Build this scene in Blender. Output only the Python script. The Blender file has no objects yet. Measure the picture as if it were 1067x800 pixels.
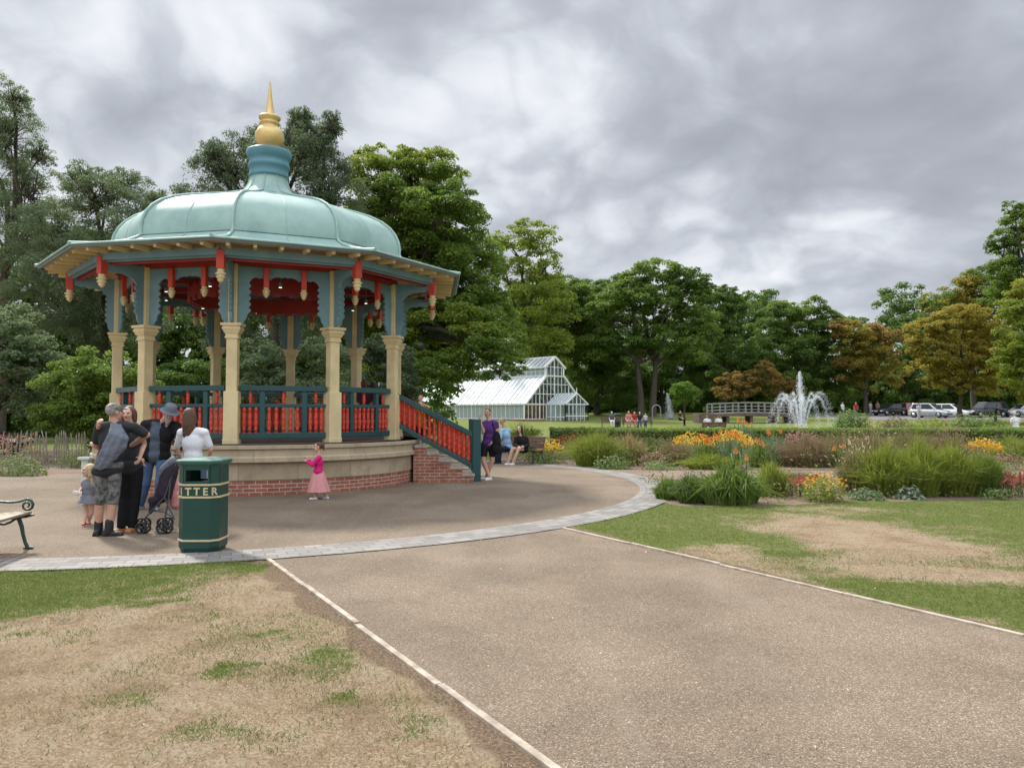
import bpy, bmesh, math, random
import numpy as np
from mathutils import Vector, Matrix
R = math.radians
rng = np.random.default_rng(7)
random.seed(7)
S = bpy.context.scene
COL = S.collection
F, H = 800.0, 1.62
PITCH = math.atan(30 / F)
CP, SP = math.cos(PITCH), math.sin(PITCH)

# ---------------------------------------------------------------- survey helpers
def ray(px, py):
    a, b = (px - 533.5) / F, (400 - py) / F
    return a, CP - b * SP, SP + b * CP

def P(px, py, Y):
    """point seen at photo pixel px,py and standing Y metres out"""
    dx, dy, dz = ray(px, py)
    t = Y / dy
    return Vector((t * dx, Y, H + t * dz))

def G(px, py, z=0.0):
    dx, dy, dz = ray(px, py)
    t = (z - H) / dz
    return Vector((t * dx, t * dy, z))

def smooth(a, b, x):
    t = np.clip((np.asarray(x, float) - a) / (b - a), 0, 1)
    return t * t * (3 - 2 * t)

def terrain(x, y):
    z = 1.6 * smooth(35, 115, y)
    d = ((np.asarray(x, float) - 21) / 8.5) ** 2 + ((np.asarray(y, float) - 61) / 7.0) ** 2
    return z - 0.55 * (1 - smooth(0.6, 1.15, d))

# ---------------------------------------------------------------- materials
def lin(r, g, b):
    f = lambda c: (c / 255 / 12.92) if c / 255 <= .04045 else ((c / 255 + .055) / 1.055) ** 2.4
    return (f(r), f(g), f(b))

class NT:
    def __init__(s, m):
        m.use_nodes = True
        s.t = m.node_tree; s.t.nodes.clear()
    def n(s, kind, **kw):
        nd = s.t.nodes.new(kind)
        ins = kw.pop('ins', {})
        for k, v in kw.items(): setattr(nd, k, v)
        for k, v in ins.items():
            if isinstance(v, bpy.types.NodeSocket): s.t.links.new(v, nd.inputs[k])
            else: nd.inputs[k].default_value = v
        return nd
    def math(s, op, a, b=None, c=None):
        ins = {0: a}
        if b is not None: ins[1] = b
        if c is not None: ins[2] = c
        return s.n('ShaderNodeMath', operation=op, ins=ins).outputs[0]
    def mix(s, fac, a, b, mode='MIX'):
        nd = s.n('ShaderNodeMix', data_type='RGBA', blend_type=mode)
        for k, v in ((0, fac), (6, a), (7, b)):
            if isinstance(v, bpy.types.NodeSocket): s.t.links.new(v, nd.inputs[k])
            else: nd.inputs[k].default_value = v if k == 0 else tuple(v)[:3] + (1,)
        return nd.outputs[2]
    def noise(s, vec, scale, detail=4, rough=.55, **kw):
        return s.n('ShaderNodeTexNoise', ins={'Vector': vec, 'Scale': scale, 'Detail': detail, 'Roughness': rough}, **kw).outputs[0]
    def ramp(s, fac, a, b, smoothstep=True):
        nd = s.n('ShaderNodeMapRange', interpolation_type='SMOOTHSTEP' if smoothstep else 'LINEAR', ins={0: fac, 1: a, 2: b, 3: 0.0, 4: 1.0})
        return nd.outputs[0]
    def out(s, sh):
        o = s.n('ShaderNodeOutputMaterial'); s.t.links.new(sh, o.inputs[0])

def mat(name, col, rough=.6, col2=None, scale=6.0, amt=.5, bump=0.0, bscale=60.0, metal=0.0, spec=.5, coat=0.0):
    m = bpy.data.materials.new(name); t = NT(m)
    co = t.n('ShaderNodeTexCoord').outputs['Object']
    c2 = col2 or tuple(c * .72 for c in col)
    nz = t.ramp(t.noise(co, scale, 5), .35, .68)
    c = t.mix(t.math('MULTIPLY', nz, amt), col, c2)
    b = t.n('ShaderNodeBsdfPrincipled', ins={'Base Color': c, 'Metallic': metal, 'Specular IOR Level': spec, 'Coat Weight': coat})
    rr = t.n('ShaderNodeMapRange', ins={0: t.noise(co, scale * 2.3, 3), 1: .3, 2: .7, 3: max(.02, rough - .08), 4: min(1, rough + .08)})
    t.t.links.new(rr.outputs[0], b.inputs['Roughness'])
    if bump:
        bp = t.n('ShaderNodeBump', ins={'Strength': bump, 'Distance': .01, 'Height': t.noise(co, bscale, 4)})
        t.t.links.new(bp.outputs[0], b.inputs['Normal'])
    t.out(b.outputs[0]); return m

def leaf_mat(name, dark, light, trans=.35, rough=.55, spec=.3):
    m = bpy.data.materials.new(name); t = NT(m)
    at = t.n('ShaderNodeAttribute', attribute_name='rnd').outputs['Fac']
    c = t.mix(at, dark, light)
    d = t.n('ShaderNodeBsdfPrincipled', ins={'Base Color': c, 'Roughness': rough, 'Specular IOR Level': spec})
    tr = t.n('ShaderNodeBsdfTranslucent', ins={'Color': t.mix(.5, c, tuple(min(1, x * 1.7) for x in light))})
    mx = t.n('ShaderNodeMixShader', ins={0: trans, 1: d.outputs[0], 2: tr.outputs[0]})
    t.out(mx.outputs[0]); return m

# ---------------------------------------------------------------- mesh helpers
def raw_mesh(name, verts, faces, smooth_=False, rnd=None):
    """fast mesh from an (n,3) array and an (m,k) face array"""
    verts = np.asarray(verts, np.float32); faces = np.asarray(faces, np.int32)
    me = bpy.data.meshes.new(name)
    me.vertices.add(len(verts)); me.vertices.foreach_set('co', verts.ravel())
    n, k = faces.shape
    me.loops.add(n * k); me.loops.foreach_set('vertex_index', faces.ravel())
    me.polygons.add(n); me.polygons.foreach_set('loop_start', np.arange(0, n * k, k, dtype=np.int32))
    me.polygons.foreach_set('use_smooth', np.full(n, smooth_))
    if rnd is not None:
        a = me.attributes.new('rnd', 'FLOAT', 'FACE'); a.data.foreach_set('value', np.asarray(rnd, np.float32))
    me.update(calc_edges=True)
    return me

WORLD = {}
def link(o, parent=None):
    COL.objects.link(o)
    if parent is not None:
        o.parent = parent
        o.matrix_parent_inverse = WORLD.get(parent.name, Matrix()).inverted()
    return o

def tag(o, label=None, cat=None, group=None, kind=None):
    if label: o['label'] = label
    if cat: o['category'] = cat
    if group: o['group'] = group
    if kind: o['kind'] = kind
    return o

def thing(name, label, cat, loc, group=None, kind=None):
    o = bpy.data.objects.new(name, None)
    o.empty_display_size = .2
    o.location = loc; WORLD[o.name] = Matrix.Translation(Vector(loc))
    COL.objects.link(o)
    return tag(o, label, cat, group, kind)

class MB:
    def __init__(s): s.v, s.f, s.mi, s.sm = [], [], [], []
    def add(s, vs, fs, mi=0, sm=False):
        k = len(s.v); s.v.extend(tuple(v) for v in vs)
        for f in fs: s.f.append(tuple(i + k for i in f)); s.mi.append(mi); s.sm.append(sm)
        return s
    def box(s, c, size, rz=0.0, mi=0, M=None, taper=1.0):
        x, y, z = (d / 2 for d in size)
        M = M if M is not None else Matrix.Rotation(rz, 3, 'Z')
        vs = []
        for sz in (-1, 1):
            q = taper if sz > 0 else 1
            for sx, sy in ((-1, -1), (1, -1), (1, 1), (-1, 1)):
                vs.append(Vector(c) + M @ Vector((sx * x * q, sy * y * q, sz * z)))
        return s.add(vs, [(3, 2, 1, 0), (4, 5, 6, 7), (0, 1, 5, 4), (1, 2, 6, 5), (2, 3, 7, 6), (3, 0, 4, 7)], mi)
    def bar(s, a, b, w, h, up=(0, 0, 1), mi=0):
        a, b = Vector(a), Vector(b); d = (b - a); L = d.length; d.normalize()
        u = Vector(up); r = d.cross(u)
        if r.length < 1e-4: r = d.cross(Vector((0, 1, 0)))
        r.normalize(); u = r.cross(d)
        M = Matrix((r, d, u)).transposed()
        return s.box((a + b) / 2, (w, L, h), mi=mi, M=M)
    def rings(s, rings, cap=True, mi=0, sm=True, closed=False):
        n = len(rings[0]); vs = [v for r in rings for v in r]; fs = []
        for i in range(len(rings) - 1):
            for j in range(n):
                k = (j + 1) % n
                fs.append((i * n + j, i * n + k, (i + 1) * n + k, (i + 1) * n + j))
        s.add(vs, fs, mi, sm)
        if cap:
            s.add(rings[0], [tuple(range(n))[::-1]], mi); s.add(rings[-1], [tuple(range(n))], mi)
        return s
    def tube(s, pts, rad, n=8, cap=True, mi=0, flat=1.0):
        pts = [Vector(p) for p in pts]
        if not hasattr(rad, '__len__'): rad = [rad] * len(pts)
        ref = None; rs = []
        for i, p in enumerate(pts):
            d = pts[min(i + 1, len(pts) - 1)] - pts[max(i - 1, 0)]
            d = d.normalized() if d.length > 1e-9 else Vector((0, 0, 1))
            if ref is None: ref = d.orthogonal().normalized()
            ref = (ref - d * ref.dot(d)); ref = ref.normalized() if ref.length > 1e-6 else d.orthogonal().normalized()
            b = d.cross(ref)
            rs.append([p + (ref * math.cos(2 * math.pi * j / n) + b * math.sin(2 * math.pi * j / n) * flat) * rad[i] for j in range(n)])
        return s.rings(rs, cap, mi)
    def lathe(s, prof, c=(0, 0, 0), n=16, mi=0, sm=True, ph=0.0, M=None, cap=True):
        c = Vector(c); rs = []
        for r, z in prof:
            ring = []
            for j in range(n):
                v = Vector((r * math.cos(ph + 2 * math.pi * j / n), r * math.sin(ph + 2 * math.pi * j / n), z))
                ring.append(c + (M @ v if M is not None else v))
            rs.append(ring)
        return s.rings(rs, cap, mi, sm)
    def ell(s, c, r, M=None, n=10, m=7, mi=0):
        rs = []
        for i in range(m + 1):
            th = math.pi * (i + .02) / (m + .04)
            ring = []
            for j in range(n):
                v = Vector((math.sin(th) * math.cos(2 * math.pi * j / n) * r[0], math.sin(th) * math.sin(2 * math.pi * j / n) * r[1], -math.cos(th) * r[2]))
                ring.append(Vector(c) + (M @ v if M is not None else v))
            rs.append(ring)
        return s.rings(rs, True, mi)
    def cone(s, a, b, ra, rb, n=10, mi=0):
        """capsule that tapers from ra to rb"""
        a, b = Vector(a), Vector(b); d = b - a
        L = d.length
        d = d / L if L > 1e-6 else Vector((0, 0, 1))
        pts, rad = [], []
        for th in (-80, -50, -20): pts.append(a + d * ra * math.sin(R(th))); rad.append(ra * math.cos(R(th)))
        for u in (.25, .5, .75): pts.append(a.lerp(b, u)); rad.append(ra + (rb - ra) * u)
        for th in (20, 50, 80): pts.append(b + d * rb * math.sin(R(th))); rad.append(rb * math.cos(R(th)))
        return s.tube(pts, rad, n, True, mi)
    def prism(s, outline, M, depth, mi=0):
        """2-D outline (x,z) extruded along local y, both ways"""
        n = len(outline)
        a = [M @ Vector((x, -depth / 2, z)) for x, z in outline]; b = [M @ Vector((x, depth / 2, z)) for x, z in outline]
        return s.add(a + b, [tuple(range(n)), tuple(range(2 * n - 1, n - 1, -1))] + [(i, i + n, (i + 1) % n + n, (i + 1) % n) for i in range(n)], mi)
    def build(s, name, m, parent=None, origin=None, bevel=0.0, rnd=None, label=None, sharp=None):
        me = bpy.data.meshes.new(name)
        o3 = Vector(origin) if origin is not None else Vector()
        me.from_pydata([tuple(Vector(v) - o3) for v in s.v], [], s.f)
        ms = m if isinstance(m, (list, tuple)) else [m]
        for q in ms: me.materials.append(q)
        me.polygons.foreach_set('material_index', s.mi); me.polygons.foreach_set('use_smooth', s.sm)
        me.validate(); me.update()
        bm = bmesh.new(); bm.from_mesh(me); bmesh.ops.recalc_face_normals(bm, faces=bm.faces); bm.to_mesh(me); bm.free()
        o = bpy.data.objects.new(name, me); o.location = o3
        if origin is not None: WORLD[o.name] = Matrix.Translation(o3)
        link(o, parent)
        if bevel:
            b = o.modifiers.new('edge', 'BEVEL'); b.width = bevel; b.segments = 2; b.limit_method = 'ANGLE'; b.angle_limit = R(40)
        if label: o['label'] = label
        return o

def raw_obj(name, me, m, parent=None, loc=None):
    for q in (m if isinstance(m, (list, tuple)) else [m]): me.materials.append(q)
    o = bpy.data.objects.new(name, me)
    if loc is not None:
        o.location = loc; WORLD[o.name] = Matrix.Translation(Vector(loc))
    return link(o, parent)

def copy_tree(o, parent=None):
    c = o.copy(); COL.objects.link(c)
    if parent is not None:
        c.parent = parent; c.matrix_parent_inverse = o.matrix_parent_inverse.copy()
    for ch in list(o.children): copy_tree(ch, c)
    return c

def bake(o):
    """turn modifiers into plain mesh"""
    dg = bpy.context.evaluated_depsgraph_get(); dg.update()
    me = bpy.data.meshes.new_from_object(o.evaluated_get(dg))
    old = o.data; o.modifiers.clear(); o.data = me
    if not me.materials:
        for q in old.materials: me.materials.append(q)
    return o

# ---------------------------------------------------------------- camera, sun, sky
cam = bpy.data.cameras.new('camera'); cam.sensor_width = 36; cam.lens = F / 1067 * 36
cam.clip_end = 3000; cam.clip_start = .05
co = bpy.data.objects.new('camera', cam); COL.objects.link(co)
co.location = (0, 0, H); co.rotation_euler = (R(90) + PITCH, 0, 0); S.camera = co
SUN_EL, SUN_AZ = R(47.5), math.atan2(-.66, .75)          # azimuth from +Y towards +X
sl = bpy.data.lights.new('sun', 'SUN'); sl.energy = 2.4; sl.angle = R(7); sl.color = (1, .95, .87)
so = bpy.data.objects.new('sun', sl); COL.objects.link(so)
tosun = Vector((math.sin(SUN_AZ) * math.cos(SUN_EL), math.cos(SUN_AZ) * math.cos(SUN_EL), math.sin(SUN_EL)))
so.rotation_euler = tosun.to_track_quat('Z', 'Y').to_euler(); so.location = (-20, 20, 40)

SKY_K = 4.7
def wv2(t, v):
    n = t.n('ShaderNodeTexNoise', ins={'Vector': v, 'Scale': 7.0, 'Detail': 5.0})
    return t.n('ShaderNodeVectorMath', operation='MULTIPLY_ADD', ins={0: n.outputs['Color'], 1: (.16, .16, .16), 2: v}).outputs[0]
def make_sky():
    w = bpy.data.worlds.new('World'); S.world = w
    t = NT(w)
    g = t.n('ShaderNodeTexCoord').outputs['Generated']
    sky = t.n('ShaderNodeTexSky', sky_type='NISHITA', sun_disc=False, sun_elevation=SUN_EL, sun_rotation=SUN_AZ % (2 * math.pi), air_density=1.2, dust_density=2.0)
    sep = t.n('ShaderNodeSeparateXYZ', ins={0: g})
    zc = t.math('MAXIMUM', sep.outputs[2], 0.0)
    k = t.math('DIVIDE', 1.0, t.math('ADD', zc, .42))
    uv = t.n('ShaderNodeCombineXYZ', ins={0: t.math('MULTIPLY', sep.outputs[0], k), 1: t.math('MULTIPLY', sep.outputs[1], k), 2: 0.35}).outputs[0]
    # warp
    wn = t.n('ShaderNodeTexNoise', ins={'Vector': uv, 'Scale': 2.2, 'Detail': 3.0})
    wv = t.n('ShaderNodeVectorMath', operation='MULTIPLY_ADD', ins={0: wn.outputs['Color'], 1: (.28, .28, .28), 2: uv}).outputs[0]
    n1 = t.noise(wv, 2.3, 9, .55)
    n2 = t.noise(wv, 6.5, 7, .6)
    w2 = wv2(t, wv)
    vb = t.n('ShaderNodeTexVoronoi', ins={'Vector': w2, 'Scale': 5.5}).outputs['Distance']
    vb2 = t.n('ShaderNodeTexVoronoi', ins={'Vector': w2, 'Scale': 12.0}).outputs['Distance']
    def blob(px, py, sx, sy=None):
        d = Vector(ray(px, py)).normalized()
        dt = t.n('ShaderNodeVectorMath', operation='DISTANCE', ins={0: g, 1: tuple(d)}).outputs['Value']
        return t.math('POWER', 2.718, t.math('MULTIPLY', t.math('MULTIPLY', dt, dt), -1 / (sx * sx)))
    v = t.math('ADD', t.math('MULTIPLY', n1, 1.0), t.math('MULTIPLY', t.math('SUBTRACT', n2, .15), .34))
    puff_ = t.math('ADD', t.math('MULTIPLY', vb, -.40), t.math('MULTIPLY', vb2, -.20))
    v = t.math('ADD', v, t.math('ADD', puff_, .25))
    for (px, py, sx, a) in ((110, 60, .30, .12), (540, 110, .16, .10), (600, 20, .10, .07), (470, 20, .14, -.07), (950, 90, .26, -.10), (760, 90, .2, -.05), (800, 240, .16, -.05), (900, 290, .12, .15), (640, 210, .10, .08), (340, 80, .12, -.06), (690, 150, .1, -.06), (120, 170, .16, -.02), (585, 190, .05, -.09)):
        v = t.math('ADD', v, t.math('MULTIPLY', blob(px, py, sx), a))
    cr = t.n('ShaderNodeValToRGB', ins={0: v})
    e = cr.color_ramp.elements
    e[0].position = .02; e[0].color = lin(152, 157, 167) + (1,)
    e[1].position = .84; e[1].color = lin(236, 238, 244) + (1,)
    for p_, c_ in ((.34, lin(171, 176, 186)), (.48, lin(184, 189, 199)), (.58, lin(198, 203, 212)), (.68, lin(216, 221, 229))):
        q = e.new(p_); q.color = c_ + (1,)
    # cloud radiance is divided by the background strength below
    # an overcast sky is brightest overhead; unseen sky behind the viewer is brightened as added front fill
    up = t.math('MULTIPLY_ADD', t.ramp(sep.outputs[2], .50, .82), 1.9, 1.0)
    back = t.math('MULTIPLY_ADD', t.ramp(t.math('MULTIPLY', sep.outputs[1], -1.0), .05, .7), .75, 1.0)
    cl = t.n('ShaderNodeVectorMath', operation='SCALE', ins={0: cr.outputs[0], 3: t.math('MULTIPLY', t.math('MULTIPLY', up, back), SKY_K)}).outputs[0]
    gap = t.math('MULTIPLY', t.ramp(n1, .60, .78), .10)
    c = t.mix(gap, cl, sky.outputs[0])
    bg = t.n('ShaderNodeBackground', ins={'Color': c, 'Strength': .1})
    o = t.n('ShaderNodeOutputWorld'); t.t.links.new(bg.outputs[0], o.inputs[0])

make_sky()
vs = S.view_settings; vs.view_transform = 'Standard'; vs.look = 'None'; vs.exposure = 1.2; vs.gamma = 1; vs.use_curve_mapping = False
S.cycles.max_bounces = 6; S.cycles.diffuse_bounces = 3; S.cycles.transparent_max_bounces = 12
S.cycles.use_denoising = True

# ---------------------------------------------------------------- layout numbers
CX, CY = -5.92, 18.5                 # bandstand axis
PC, PR = (-6.4, 17.7), 9.9           # paving circle
RING_IN = 9.22
L0, L1 = G(280, 584), G(575, 800)    # left path edge
Q0, Q1 = G(587, 551), G(1067, 664)   # right path edge
pd = ((L1 - L0).normalized() + (Q1 - Q0).normalized()).normalized()   # path direction, towards the viewer
pn = Vector((-pd.y, pd.x, 0))        # to the right of the path seen from here
if pn.x < 0: pn = -pn
def vnoise(x, y, seed):
    r = np.random.default_rng(seed); T = r.random((64, 64))
    xi, yi = np.floor(x).astype(int), np.floor(y).astype(int); fx, fy = x - xi, y - yi
    fx, fy = fx * fx * (3 - 2 * fx), fy * fy * (3 - 2 * fy)
    g = lambda a, b: T[(xi + a) % 64, (yi + b) % 64]
    return (g(0, 0) * (1 - fx) + g(1, 0) * fx) * (1 - fy) + (g(0, 1) * (1 - fx) + g(1, 1) * fx) * fy
def fbm(x, y, sc, seed, oc=4):
    v, a, tot = 0, 1., 0
    for k in range(oc):
        v = v + a * vnoise(x * sc * 2 ** k + 17.3 * k, y * sc * 2 ** k + 5.1 * k, seed + k); tot += a; a *= .55
    return v / tot
def path_side(x, y):
    """signed distance outside the left edge (+ = left lawn) and right edge (+ = right lawn)"""
    dl = -((x - L0.x) * pn.x + (y - L0.y) * pn.y)
    dr = (x - Q0.x) * pn.x + (y - Q0.y) * pn.y
    return dl, dr
def g_blob(x, y, px, py, rx, ry, rot=0.0):
    c = G(px, py); dx, dy = x - c.x, y - c.y
    ca, sa = math.cos(rot), math.sin(rot)
    return np.exp(-(((dx * ca + dy * sa) / rx) ** 2 + ((-dx * sa + dy * ca) / ry) ** 2))
def dryness(x, y):
    x, y = np.asarray(x, float), np.asarray(y, float)
    dl, dr = path_side(x, y)
    n = fbm(x, y, .9, 11); n2 = fbm(x, y, 3.3, 31)
    left = dl > -2
    ring = np.hypot(x - PC[0], y - PC[1]) - PR
    dryL = .93 - .82 * np.exp(-(ring / (.30 + 1.1 * n)) ** 2) - .75 * g_blob(x, y, 40, 625, 1.3, .55) - .62 * g_blob(x, y, 355, 692, .40, .55) - .40 * g_blob(x, y, 300, 650, .5, .8) - .42 * g_blob(x, y, 345, 755, .2, .12) - .36 * g_blob(x, y, 310, 772, .15, .1) - .32 * g_blob(x, y, 240, 760, .25, .15)
    dryL = dryL + .9 * (n - .5) + .5 * (n2 - .5)
    n3 = fbm(x, y, 2.3, 47)
    dryL = dryL - .42 * smooth(.54, .82, n3) + .25 * (fbm(x, y, 7.5, 52) - .5)
    dryR = .10 + 1.1 * g_blob(x, y, 905, 560, 1.3, 1.7, .3) + .75 * g_blob(x, y, 1000, 600, 1.2, .6, -.4) + .5 * g_blob(x, y, 760, 575, .5, .8) + .45 * g_blob(x, y, 880, 532, 1.0, .7) + .25 * np.exp(-(dr / .35) ** 2)
    dryR = dryR + .8 * (n - .5) + .5 * (n2 - .5)
    far = smooth(30, 40, y)
    d = np.where(dl > 0, dryL, dryR)
    return np.clip(d * (1 - far) + far * (.22 + .9 * (n - .5)), 0, 1)
def soilness(x, y):
    dl, dr = path_side(np.asarray(x, float), np.asarray(y, float))
    n = fbm(np.asarray(x, float), np.asarray(y, float), 2.4, 77)
    wl = .10 + .55 * (n - .38)
    sL = np.where(dl > -.3, 1 - smooth(wl * .5, wl * 1.1 + .1, dl), 0)
    wr = .05 + .28 * (n - .35)
    sR = np.where(dr > -.3, 1 - smooth(wr * .5, wr + .08, dr), 0)
    return np.clip(np.maximum(sL, sR), 0, 1)

def grid(xs, ys, zf):
    X, Y = np.meshgrid(xs, ys)
    v = np.stack([X, Y, zf(X, Y)], -1).reshape(-1, 3)
    nx, ny = len(xs), len(ys)
    i = (np.arange(ny - 1)[:, None] * nx + np.arange(nx - 1)[None]).ravel()
    return v, np.stack([i, i + 1, i + nx + 1, i + nx], -1)

def lawn_material():
    m = bpy.data.materials.new('lawn'); t = NT(m)
    o = t.n('ShaderNodeTexCoord').outputs['Object']
    dry = t.n('ShaderNodeAttribute', attribute_name='dry').outputs['Fac']
    soil = t.n('ShaderNodeAttribute', attribute_name='soil').outputs['Fac']
    nf = t.noise(o, 55, 5, .65); nm = t.noise(o, 9, 6, .62)
    d = t.ramp(t.math('ADD', t.math('ADD', dry, t.math('MULTIPLY', t.math('SUBTRACT', nf, .5), .9)), t.math('MULTIPLY', t.math('SUBTRACT', nm, .5), .7)), .32, .68)
    green = t.mix(nf, (.080, .118, .022), (.155, .19, .048))
    green = t.mix(t.ramp(nm, .4, .7), green, (.19, .195, .068))
    tan = t.mix(t.ramp(nf, .35, .65), (.265, .19, .118), (.49, .38, .255))
    tan = t.mix(t.math('MULTIPLY', t.ramp(nm, .45, .72), .55), tan, (.225, .14, .085))
    lg = t.noise(o, 1.7, 5, .6)
    tan = t.mix(t.math('MULTIPLY', t.ramp(lg, .48, .68), .6), tan, (.43, .355, .25))
    tan = t.mix(t.math('MULTIPLY', t.ramp(lg, .50, .34), .45), tan, (.19, .125, .075))
    c = t.mix(d, green, tan)
    sc = t.mix(t.ramp(nf, .35, .7), (.14, .095, .062), (.34, .25, .17))
    c = t.mix(t.ramp(t.math('ADD', soil, t.math('MULTIPLY', t.math('SUBTRACT', nf, .5), .8)), .4, .7), c, sc)
    b = t.n('ShaderNodeBsdfPrincipled', ins={'Base Color': c, 'Roughness': .95, 'Specular IOR Level': .1})
    bp = t.n('ShaderNodeBump', ins={'Strength': .9, 'Distance': .03, 'Height': t.math('ADD', nf, t.noise(o, 170, 3))})
    t.t.links.new(bp.outputs[0], b.inputs['Normal'])
    t.out(b.outputs[0]); return m

def cat_range(*seg):
    return np.unique(np.concatenate([np.arange(a, b + 1e-6, st) for a, b, st in seg]).round(4))
xs = cat_range((-400, -60, 20), (-60, -20, 4), (-20, -7, .5), (-7, 12, .085), (12, 20, .5), (20, 60, 2), (60, 400, 20))
ys = cat_range((-120, -8, 16), (-8, 2.5, .6), (2.5, 14.5, .085), (14.5, 36, .5), (36, 120, 2), (120, 520, 20))
def lawn_z(x, y):
    z = terrain(x, y)
    near = (1 - smooth(13, 16, y))
    dl, dr = path_side(x, y)
    # worn turf stands a little unevenly beside the edging
    up = np.where((dl > 0.02) | (dr > 0.02), .012 + .03 * (fbm(x, y, 1.1, 5) - .4), -.01)
    ring = np.hypot(x - PC[0], y - PC[1]) - PR
    up = np.where(ring < .03, -.01, up)
    return z + near * np.clip(up, -.01, .03) - .01 * (1 - near)
v, f = grid(xs, ys, lawn_z)
me = raw_mesh('lawn', v, f, True)
for nm_, fn in (('dry', dryness), ('soil', soilness)):
    a = me.attributes.new(nm_, 'FLOAT', 'POINT'); a.data.foreach_set('value', fn(v[:, 0], v[:, 1]).astype(np.float32))
tag(raw_obj('ground', me, lawn_material()), kind='structure', label='park lawn with dry tan and green patches')

# --- paving
def gravel_material():
    m = bpy.data.materials.new('bound_gravel'); t = NT(m)
    o = t.n('ShaderNodeTexCoord').outputs['Object']
    vo = t.n('ShaderNodeTexVoronoi', ins={'Vector': o, 'Scale': 165.0})
    h = t.n('ShaderNodeSeparateColor', ins={0: vo.outputs['Color']}).outputs[0]
    c = t.n('ShaderNodeValToRGB', ins={0: h}); e = c.color_ramp.elements
    e[0].position = 0; e[0].color = (.085, .064, .044, 1); e[1].position = 1; e[1].color = (.43, .37, .29, 1)
    for p_, q in ((.25, (.136, .101, .070)), (.6, (.186, .142, .101)), (.9, (.242, .191, .141))):
        k = e.new(p_); k.color = q + (1,)
    big = t.noise(o, .55, 6, .6); mid = t.noise(o, 2.6, 5, .6)
    tint = t.mix(t.ramp(big, .36, .64), (.80, .78, .76), (1.08, 1.07, 1.05))
    cc = t.mix(1.0, c.outputs[0], tint, 'MULTIPLY')
    cc = t.mix(t.math('MULTIPLY', t.ramp(mid, .5, .75), .25), cc, (.17, .125, .09))
    stain = t.ramp(t.noise(o, 1.1, 3, .5), .66, .74)
    cc = t.mix(t.math('MULTIPLY', stain, .30), cc, (.11, .085, .06))
    wear = t.ramp(t.noise(t.n('ShaderNodeMapping', ins={'Vector': o, 'Rotation': (0, 0, R(30)), 'Scale': (1.1, .22, 1)}).outputs[0], 1.3, 5, .6), .48, .70)
    cc = t.mix(t.math('MULTIPLY', wear, .26), cc, (.25, .205, .155))
    b = t.n('ShaderNodeBsdfPrincipled', ins={'Base Color': cc, 'Roughness': .85, 'Specular IOR Level': .25})
    bp = t.n('ShaderNodeBump', ins={'Strength': .55, 'Distance': .006, 'Height': vo.outputs['Distance']})
    t.t.links.new(bp.outputs[0], b.inputs['Normal'])
    t.out(b.outputs[0]); return m
M_GRAVEL = gravel_material()

def flat(name, pts, z, m, kind='structure', label=None):
    b = MB(); b.add([(p[0], p[1], z) for p in pts], [tuple(range(len(pts)))])
    return tag(b.build(name, m), kind=kind, label=label)
n = 160
flat('bandstand_paving', [(PC[0] + RING_IN * math.cos(2 * math.pi * i / n), PC[1] + RING_IN * math.sin(2 * math.pi * i / n)) for i in range(n)], .008, M_GRAVEL, label='round tan gravel forecourt')
# foot path that runs to the viewer; its far end tucks in under the sett ring
A, B = L0 - pd * .30, Q0 - pd * .35
flat('path', [A, L0 + pd * 14, Q0 + pd * 14, B], .004, M_GRAVEL, label='wide tan gravel path')
# back path between the flower beds, and the way round to the left
bp_ = [G(632, 488.5), G(720, 489), G(800, 489.5), G(905, 490), G(1067, 491), (30, 21.5), (30, 17.6), G(1067, 500), G(905, 500), G(800, 499), G(690, 501)]
bp_ = [(1.2, 22.6), (2.6, 22.0), (5, 21.8), (12, 21.6), (30, 21.3), (30, 18.6), (12, 18.9), (5, 18.9), (2.5, 18.2), (1.2, 20)]
flat('back_path', bp_, .004, M_GRAVEL, label='tan gravel path between the two flower beds')
flat('side_path', [(-30, 16), (-14, 13), (-12, 20), (-9, 25.2), (2.0, 24.6), (1.4, 21.5), (-2, 29), (-12, 31), (-30, 24)], .003, M_GRAVEL, label='tan gravel path leading round behind')

def sett_material():
    m = bpy.data.materials.new('setts'); t = NT(m)
    o = t.n('ShaderNodeTexCoord').outputs['Object']
    s = t.n('ShaderNodeSeparateXYZ', ins={0: o})
    dx = t.math('SUBTRACT', s.outputs[0], PC[0]); dy = t.math('SUBTRACT', s.outputs[1], PC[1])
    ang = t.math('MULTIPLY', t.math('ARCTAN2', dy, dx), 9.6)
    rad = t.math('SQRT', t.math('ADD', t.math('MULTIPLY', dx, dx), t.math('MULTIPLY', dy, dy)))
    uv = t.n('ShaderNodeCombineXYZ', ins={0: ang, 1: rad, 2: 0.0}).outputs[0]
    br = t.n('ShaderNodeTexBrick', offset=.5, ins={'Vector': uv, 'Color1': (.135, .128, .118, 1), 'Color2': (.255, .24, .22, 1), 'Mortar': (.10, .085, .07, 1), 'Scale': 1.0, 'Mortar Size': .008, 'Mortar Smooth': .2, 'Brick Width': .24, 'Row Height': .17})
    nz = t.noise(o, 14, 6, .65)
    c = t.mix(t.math('MULTIPLY', t.ramp(nz, .35, .7), .4), br.outputs[0], (.18, .16, .14))
    b = t.n('ShaderNodeBsdfPrincipled', ins={'Base Color': c, 'Roughness': .8})
    h = t.math('ADD', t.math('MULTIPLY', br.outputs['Fac'], -1.0), t.math('MULTIPLY', t.noise(o, 40, 4), .35))
    bp = t.n('ShaderNodeBump', ins={'Strength': .5, 'Distance': .012, 'Height': h})
    t.t.links.new(bp.outputs[0], b.inputs['Normal'])
    t.out(b.outputs[0]); return m
b = MB(); vs_, fs_ = [], []
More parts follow.
